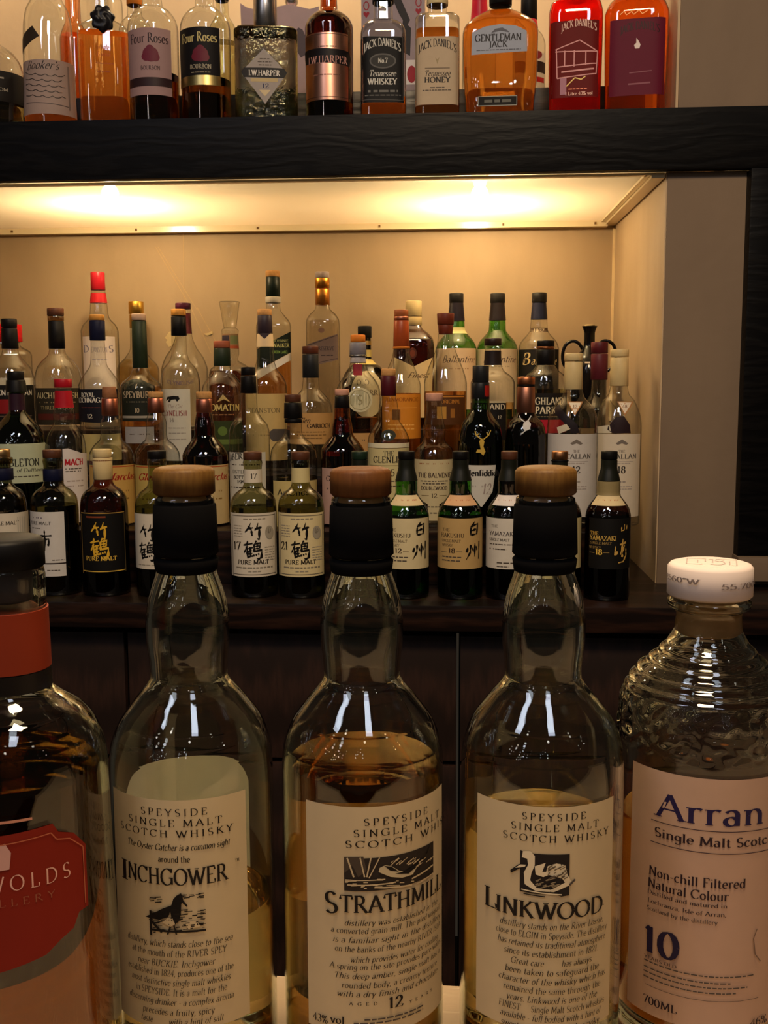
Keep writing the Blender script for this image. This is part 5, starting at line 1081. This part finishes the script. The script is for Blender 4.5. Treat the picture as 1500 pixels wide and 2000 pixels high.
zr = sfr.z_axis(46); rr0 = 22 * sfr.mpp(zr); rnd = random.Random(5)
bmesh.ops.create_uvsphere(bm, u_segments=32, v_segments=20, radius=1.0)
for v in bm.verts:
    a = atan2(v.co.z, v.co.x); rho = sqrt(v.co.x ** 2 + v.co.z ** 2)
    k = 1 + .10 * cos(7 * a + 5 * rho) * rho
    v.co = Vector((v.co.x * k * rr0, v.co.y * rr0 * .35 * (1 + .25 * sin(9 * rho + 3 * a)) - sfr.rf(zr - .01) * .62, v.co.z * k * rr0 * 1.12 + zr))
finish('rose_emblem', bm, M('#121013', .35), rs)
fr_lab = lambda pc, tc, rc, x0, x1, bandc: ('label', 54, 185, x0, x1, pc, [T('Four Roses', (x0 + x1) / 2, 83, 17, (x1 - x0) * .88, tc, wt=1.1), E((x0 + x1) / 2 + 1, 106, 15, 15, rc), E((x0 + x1) / 2 - 8, 112, 8, 8, rc), E((x0 + x1) / 2 + 10, 112, 8, 8, rc), E((x0 + x1) / 2, 94, 7, 6, rc), T('BOURBON', (x0 + x1) / 2, 136, 7, 36, tc), R(x0, x1, 151, 168, bandc)])
S('clear bottle with a mauve label and dark rose, right of the flask on the shelf', 't', 303, [(-50, 15), (14, 20), (24, 34), (44, 46), (60, 49), (232, 48)], [('screw_cap', -90, -50, 17, 17, creamc)], [fr_lab('#8d716f', '#2a1c20', '#5a1828', -47, 33, '#2a1a1c')], cl, 150, 'deep')
S('clear bottle with a black label, dark red rose and gold band', 't', 404, [(-50, 15), (14, 19), (24, 32), (44, 46), (60, 49), (232, 48)], [('screw_cap', -90, -50, 17, 17, black)], [('label', 52, 165, -50, 27, '#100d0e', [T('Four Roses', -11, 81, 17, 66, '#b0a06a', wt=1.1), E(-10, 106, 15, 15, '#5a1826'), E(-19, 112, 8, 8, '#5a1826'), E(-1, 112, 8, 8, '#5a1826'), E(-10, 94, 7, 6, '#5a1826'), T('BOURBON', -10, 134, 8, 40, '#9a907a'), G(-28, 8, 141, 1.8, '#7a705c'), R(-50, 27, 147, 166, '!#c8b070')])], cl, 160, 'deep')
hatch = solid_glass('#d6d2b4', 1.4, .8, 120.0)
S('square cut glass bottle with a diamond label and tall silver neck', 't', 521, [(60, 22), (64, 30), (68, 56), (74, 61), (228, 60)], [('neck_cap', -40, 62, 23, 23, silver)],
  [('label', 96, 202, -47, 38, '#8f8680', [P([(-42, 133), (-3, 132), (34, 133), (40, 142), (34, 152), (-42, 152), (-48, 142)], '#100d0e'), T('I.W.HARPER', -4, 148, 10, 60, '#cfc6bc', wt=1.2), R(-30, 22, 153, 160, '#a8946a'), T('12', -2, 172, 8, 13, '#2a2a4a'), G(-12, 8, 115, 1.6), G(-16, 12, 121, 1.6), G(-14, 10, 127, 1.6), P([(-14, 176), (8, 176), (-3, 188)], '#b8a480')], [(-4, 95), (40, 142), (-3, 203), (-48, 142)])], hatch, None, n=8)
S('dark brown bottle with a shining copper label crossed by a black band', 't', 644, [(-50, 15), (20, 17), (28, 28), (40, 41), (56, 47), (230, 46)], [('screw_cap', -90, -50, 17, 17, black)], [('label', 62, 194, -46, 36, '!#c79078', [R(-46, 36, 65, 66, '#3a2420'), R(-46, 36, 188, 189, '#3a2420'), P([(-48, 106), (-44, 101), (38, 102), (42, 116), (38, 131), (-46, 130)], '#120e10'), T('I.W.HARPER', -3, 122, 13, 74, '#a87a70', wt=1.1), G(-24, 14, 90, 2, '#5a3a34'), G(-30, 22, 145, 2, '#6a463c')])], thin_glass('#a04a1c'), 30, 'deep')
jd = lambda c: [T("JACK DANIEL'S", -2, 108, 15, 76, c, arch=-0, wt=1.3)]
S('square shouldered bottle with a black label and white arched lettering', 't', 749, [(8, 18), (42, 19), (48, 30), (60, 41), (74, 44), (226, 44)], [('screw_cap', -40, 8, 21, 21, black)],
  [('label', 71, 200, -44, 40, '#121111', [T("JACK DANIEL'S", -2, 101, 14, 72, '#b5b1a8', arch=11, wt=1.3), E(-1, 119, 26, 15, '#4a4846'), E(-1, 119, 23, 12, '#1a1918'), T('No.7', -1, 123, 9, 18, '#b5b1a8', wt=1.3), T('Tennessee', -2, 149, 11, 52, '#b5b1a8', slant=.25), T('WHISKEY', -2, 165, 11, 56, '#b5b1a8', wt=1.3), G(-30, 28, 178, 4, '#5a5854'), G(-36, 34, 186, 2, '#5a5854'), LN([(-42, 74), (38, 74), (38, 197), (-42, 197), (-42, 74)], 1, '#4a4846')])], cl, 196, 'fire', n=5)
S('square shouldered bottle with a cream label and cream cap', 't', 854, [(12, 18), (30, 18), (36, 36), (44, 43), (222, 43)], [('screw_cap', -30, 12, 21, 21, M('#cbb88a', .45))],
  [('label', 71, 204, -43, 41, '#a6937a', [T("JACK DANIEL'S", 0, 103, 14, 74, '#2a221e', arch=12, wt=1.3), P([(-4, 112), (0, 116), (4, 112), (0, 126)], '#8a7a5a'), R(-24, 24, 132, 134, '#6a5a48'), T('Tennessee', 0, 148, 10, 50, '#3a3028', slant=.25), T('HONEY', 0, 161, 10, 50, '#2a221e', wt=1.4), G(-14, 14, 171, 2), G(-28, 28, 176, 1.6)])], cl, 66, 'amber', n=5)
S('broad shouldered bottle of amber whiskey with an arched silver grey label', 't', 976, [(12, 20), (20, 22), (30, 38), (44, 58), (58, 70), (72, 73), (160, 71), (218, 66)], [('screw_cap', -40, 12, 23, 22, black)],
  [('label', 48, 105, -57, 52, '#8e93a0', [T('GENTLEMAN', -4, 80, 13, 90, '#1c1a20', wt=1.2), T('JACK', -4, 92, 11, 36, '#1c1a20', wt=1.2), G(-46, 40, 97, 1.6, '#4a4a54'), P([(-18, 64), (-10, 56), (4, 54), (14, 60), (18, 64), (0, 60)], '#4a4a54')], [(-56, 106), (-55, 62), (-30, 51), (0, 47), (30, 51), (51, 62), (52, 102)]), ('lower_label', 187, 207, -43, 34, '#14110f', [G(-30, 22, 197, 5, '#5a5850'), LN([(-42, 188), (33, 188), (33, 206), (-42, 206), (-42, 188)], 1, '#a8a498')])], cl, 22, 'fire', n=5, dep=.55)
S('square red glass bottle with a pale line drawing of a house', 't', 1122, [(2, 22), (8, 38), (16, 48), (40, 52), (217, 50)], [('screw_cap', -40, 4, 20, 20, silver)],
  [('front_print', 40, 190, -48, 44, '#5a0c0a', [T("JACK DANIEL'S", 6, 62, 13, 68, '#c9a496', arch=10, wt=1.2), LN([(-38, 96), (8, 79), (42, 103), (40, 146), (-34, 152), (-36, 96)], 2, '#c48a88'), LN([(-36, 130), (40, 126)], 2, '#c48a88'), LN([(-38, 100), (42, 103)], 2, '#c48a88'), LN([(-2, 98), (-2, 130)], 2, '#c48a88'), LN([(20, 100), (20, 128)], 2, '#c48a88'), LN([(-20, 98), (-20, 130)], 2, '#c48a88'), LN([(-26, 140), (36, 136)], 3, '#c48a88'), R(-28, -16, 152, 184, '#9a6a78'), LN([(-16, 168), (0, 152), (12, 156), (20, 150)], 2, '#e0c070'), G(-12, 24, 174, 2, '#e08060'), T('1 Litre 43% vol', 8, 186, 6, 52, '#e0b0a0', wt=1.2)])], thin_glass('#ff6a48'), 14, 'redfire', n=5)
S('square orange bottle with a maroon label and small flame, rightmost on the upper shelf', 't', 1240, [(0, 25), (8, 46), (22, 56), (40, 61), (213, 58)], [('screw_cap', -50, 2, 26, 26, black)],
  [('glass_print', 20, 32, -36, 30, '', [LN([(-32, 27), (-24, 20), (-20, 28), (-10, 22), (-6, 28), (4, 20), (10, 28), (20, 22)], 1.5, '#e8b070')]), ('label', 36, 186, -50, 54, '#571226', [T("JACK DANIEL'S", 6, 66, 14, 74, '#2a0810', arch=8, wt=1.3), P([(0, 74), (4, 80), (8, 88), (6, 95), (-2, 95), (-4, 88), (0, 84)], '#cfc0b8'), LN([(-12, 142), (30, 140)], 2, '#7a4450'), LN([(-14, 164), (28, 163)], 3, '#7a4450')])], thin_glass('#ffb060'), 4, 'fire', n=5)
# ------------------------------------------------------------------ upper shelf, behind
U = lambda *a, **k: bottle(*a, yref=120, **k)
U('bottle of orange spirit glowing between the handwritten label and the rose flask', 'u', 146, [(-40, 14), (40, 15), (60, 22), (80, 27), (178, 27)], [('screw_cap', -80, -40, 16, 16, black)], [], thin_glass('#e89858'), 70, 'orange')
U('clear broad bottle standing behind the flask with the black rose', 'u', 200, [(-60, 14), (-20, 34), (5, 42), (40, 43), (178, 42)], [('stopper_cap', -95, -60, 16, 16, black)], [], cl, None, dy=.085)
U('bottle with an orange cap behind the mauve labelled bottle', 'u', 266, [(12, 13), (30, 14), (48, 28), (60, 31), (178, 31)], [('screw_cap', -16, 12, 15, 15, orangec)], [], cl, 90, 'amber')
U('pale bottle of straw coloured spirit behind the black rose label', 'u', 436, [(3, 12), (30, 13), (52, 24), (66, 27), (178, 27)], [('screw_cap', -36, 3, 13, 13, black)], [], thin_glass('#e4e4c4'), 84, 'pale')
t = U('bottle with a red foil neck behind the broad amber bottle', 'u', 936, [(0, 14), (40, 17), (60, 28), (80, 33), (178, 33)], [('screw_cap', -30, -2, 14, 14, silver), ('neck_sleeve', 0, 42, 14, 17, M('#a8142a', .35), 'fit')], [], cl, None)
U('bottle with a black neck banded red, just right behind the broad amber bottle', 'u', 1032, [(0, 14), (40, 15), (58, 18), (72, 28), (90, 33), (178, 33)], [('screw_cap', -30, 40, 15.5, 16, black), ('neck_band', 40, 56, 16, 18, red)],
  [('label', 100, 176, -30, 32, '#c4b8a4', [R(-30, 32, 118, 140, '#2a1a18'), R(0, 30, 150, 160, '#a02020'), E(18, 108, 8, 8, '#7a2a2a')])], cl, None)
# mauve ceramic flagon with a scalloped top and round metal stopper
ax, base = place(547, 120, 'u'); m = zc((ax[0], ax[1], base + .05)) / FPX
root = tag(empty('ceramic_flagon', (ax[0], ax[1], base), atan2(-ax[0], ax[1])), 'mauve ceramic flagon with a scalloped top and round metal stopper behind the cut glass bottle', 'flagon')
sfF = Surf(ax, lambda z: 74 * m, 8, .5, base); sfF.cx = 547
bm = bmesh.new(); tops = [(-74, 18), (-62, 26), (-40, 31), (-20, 28), (0, 22), (18, 18), (40, 22), (58, 26), (76, 20)]
fr = []; bk = []
for x, y in tops:
    z = sfF.z_axis(y); fr.append((x * m, z))
vsf = [bm.verts.new((x, -.028, z)) for x, z in fr]; vsb = [bm.verts.new((x, .028, z)) for x, z in fr]
bf = [bm.verts.new((x * .93, -.028, 0)) for x, z in fr]; bb = [bm.verts.new((x * .93, .028, 0)) for x, z in fr]
for i in range(len(fr) - 1):
    bm.faces.new([bf[i], bf[i + 1], vsf[i + 1], vsf[i]]); bm.faces.new([bb[i + 1], bb[i], vsb[i], vsb[i + 1]])
    bm.faces.new([vsf[i], vsf[i + 1], vsb[i + 1], vsb[i]]); bm.faces.new([bf[i + 1], bf[i], bb[i], bb[i + 1]])
for i in (0, len(fr) - 1): bm.faces.new([bf[i], vsf[i], vsb[i], bb[i]])
bmesh.ops.recalc_face_normals(bm, faces=bm.faces)
finish('body', bm, M('#8d7276', .4, 0, .2, 30), root, smooth=False)
zt0 = sfF.z_axis(20); xk = 24 * m
bm = bmesh.new(); lathe(bm, [(.030, .004), (.028, .009), (.022, .0125), (.014, .0125), (.008, .009), (.0, .014), (-.006, .016)], 28); k = finish('stopper', bm, silver, root); k.location = (xk, 0, zt0)
bm = bmesh.new()
class FlatS:
    pass
for pts, mi in (([(-20, 60), (-14, 46), (-8, 60), (-8, 90), (-20, 90)], 0), ([(30, 70), (36, 62), (44, 66), (50, 80), (56, 110), (40, 120), (28, 100)], 0), ([(54, 90), (66, 84), (70, 130), (54, 140)], 0)):
    f = bm.faces.new([bm.verts.new((x * m, -.0284, sfF.z_axis(y))) for x, y in pts])
finish('figure_print', bm, M('#3a2a34', .5), root, smooth=False)
# white playing-card style box bottle
t = tag(empty('gift_box', (*place(768, 120, 'u')[0], base), 0), 'white box printed with red hearts behind the black labelled bottle', 'box')
ax2, b2 = place(768, 120, 'u'); m2 = zc((ax2[0], ax2[1], base + .05)) / FPX; s2 = Surf(ax2, lambda z: 62 * m2, 8, .5, base); s2.cx = 768
ztop = s2.z_axis(-70)
bm = bmesh.new(); boxbm(bm, -60 * m2, 62 * m2, -.024, .03, 0, ztop, .002); finish('carton', bm, paper('#8f8288'), t)
bm = bmesh.new(); mats = [ink('#8a1426'), ink('#1a171c'), paper('#c9c4c4')]
def flat(pts, mi, off=.0003):
    f = bm.faces.new([bm.verts.new((x * m2, -.024 - off, s2.z_axis(y, .024))) for x, y in pts]); f.material_index = mi
for cx, cy in ((-50, 26), (50, 22)):
    flat([(cx, cy + 8), (cx - 6, cy), (cx - 5, cy - 4), (cx - 2, cy - 4), (cx, cy - 2), (cx + 2, cy - 4), (cx + 5, cy - 4), (cx + 6, cy)], 0)
    for k in range(10):
        a0, a1 = 2 * pi * k / 10, 2 * pi * (k + 1) / 10
        flat([(cx + 6 * cos(a0), cy - 16 + 9 * sin(a0)), (cx + 6 * cos(a1), cy - 16 + 9 * sin(a1)), (cx + 4 * cos(a1), cy - 16 + 7 * sin(a1)), (cx + 4 * cos(a0), cy - 16 + 7 * sin(a0))], 0)
flat([(-2, -8), (14, -8), (34, 40), (28, 52), (14, 30)], 1)
flat([(20, 40), (36, 56), (34, 110), (16, 100)], 1, .00035)
flat([(26, 118), (48, 118), (48, 166), (26, 166)], 2, .0004)
flat([(37 + 9 * cos(a * pi / 8), 146 + 17 * sin(a * pi / 8)) for a in range(16)], 0, .0006)
bmesh.ops.recalc_face_normals(bm, faces=bm.faces)
finish('card_print', bm, mats, t, smooth=False)
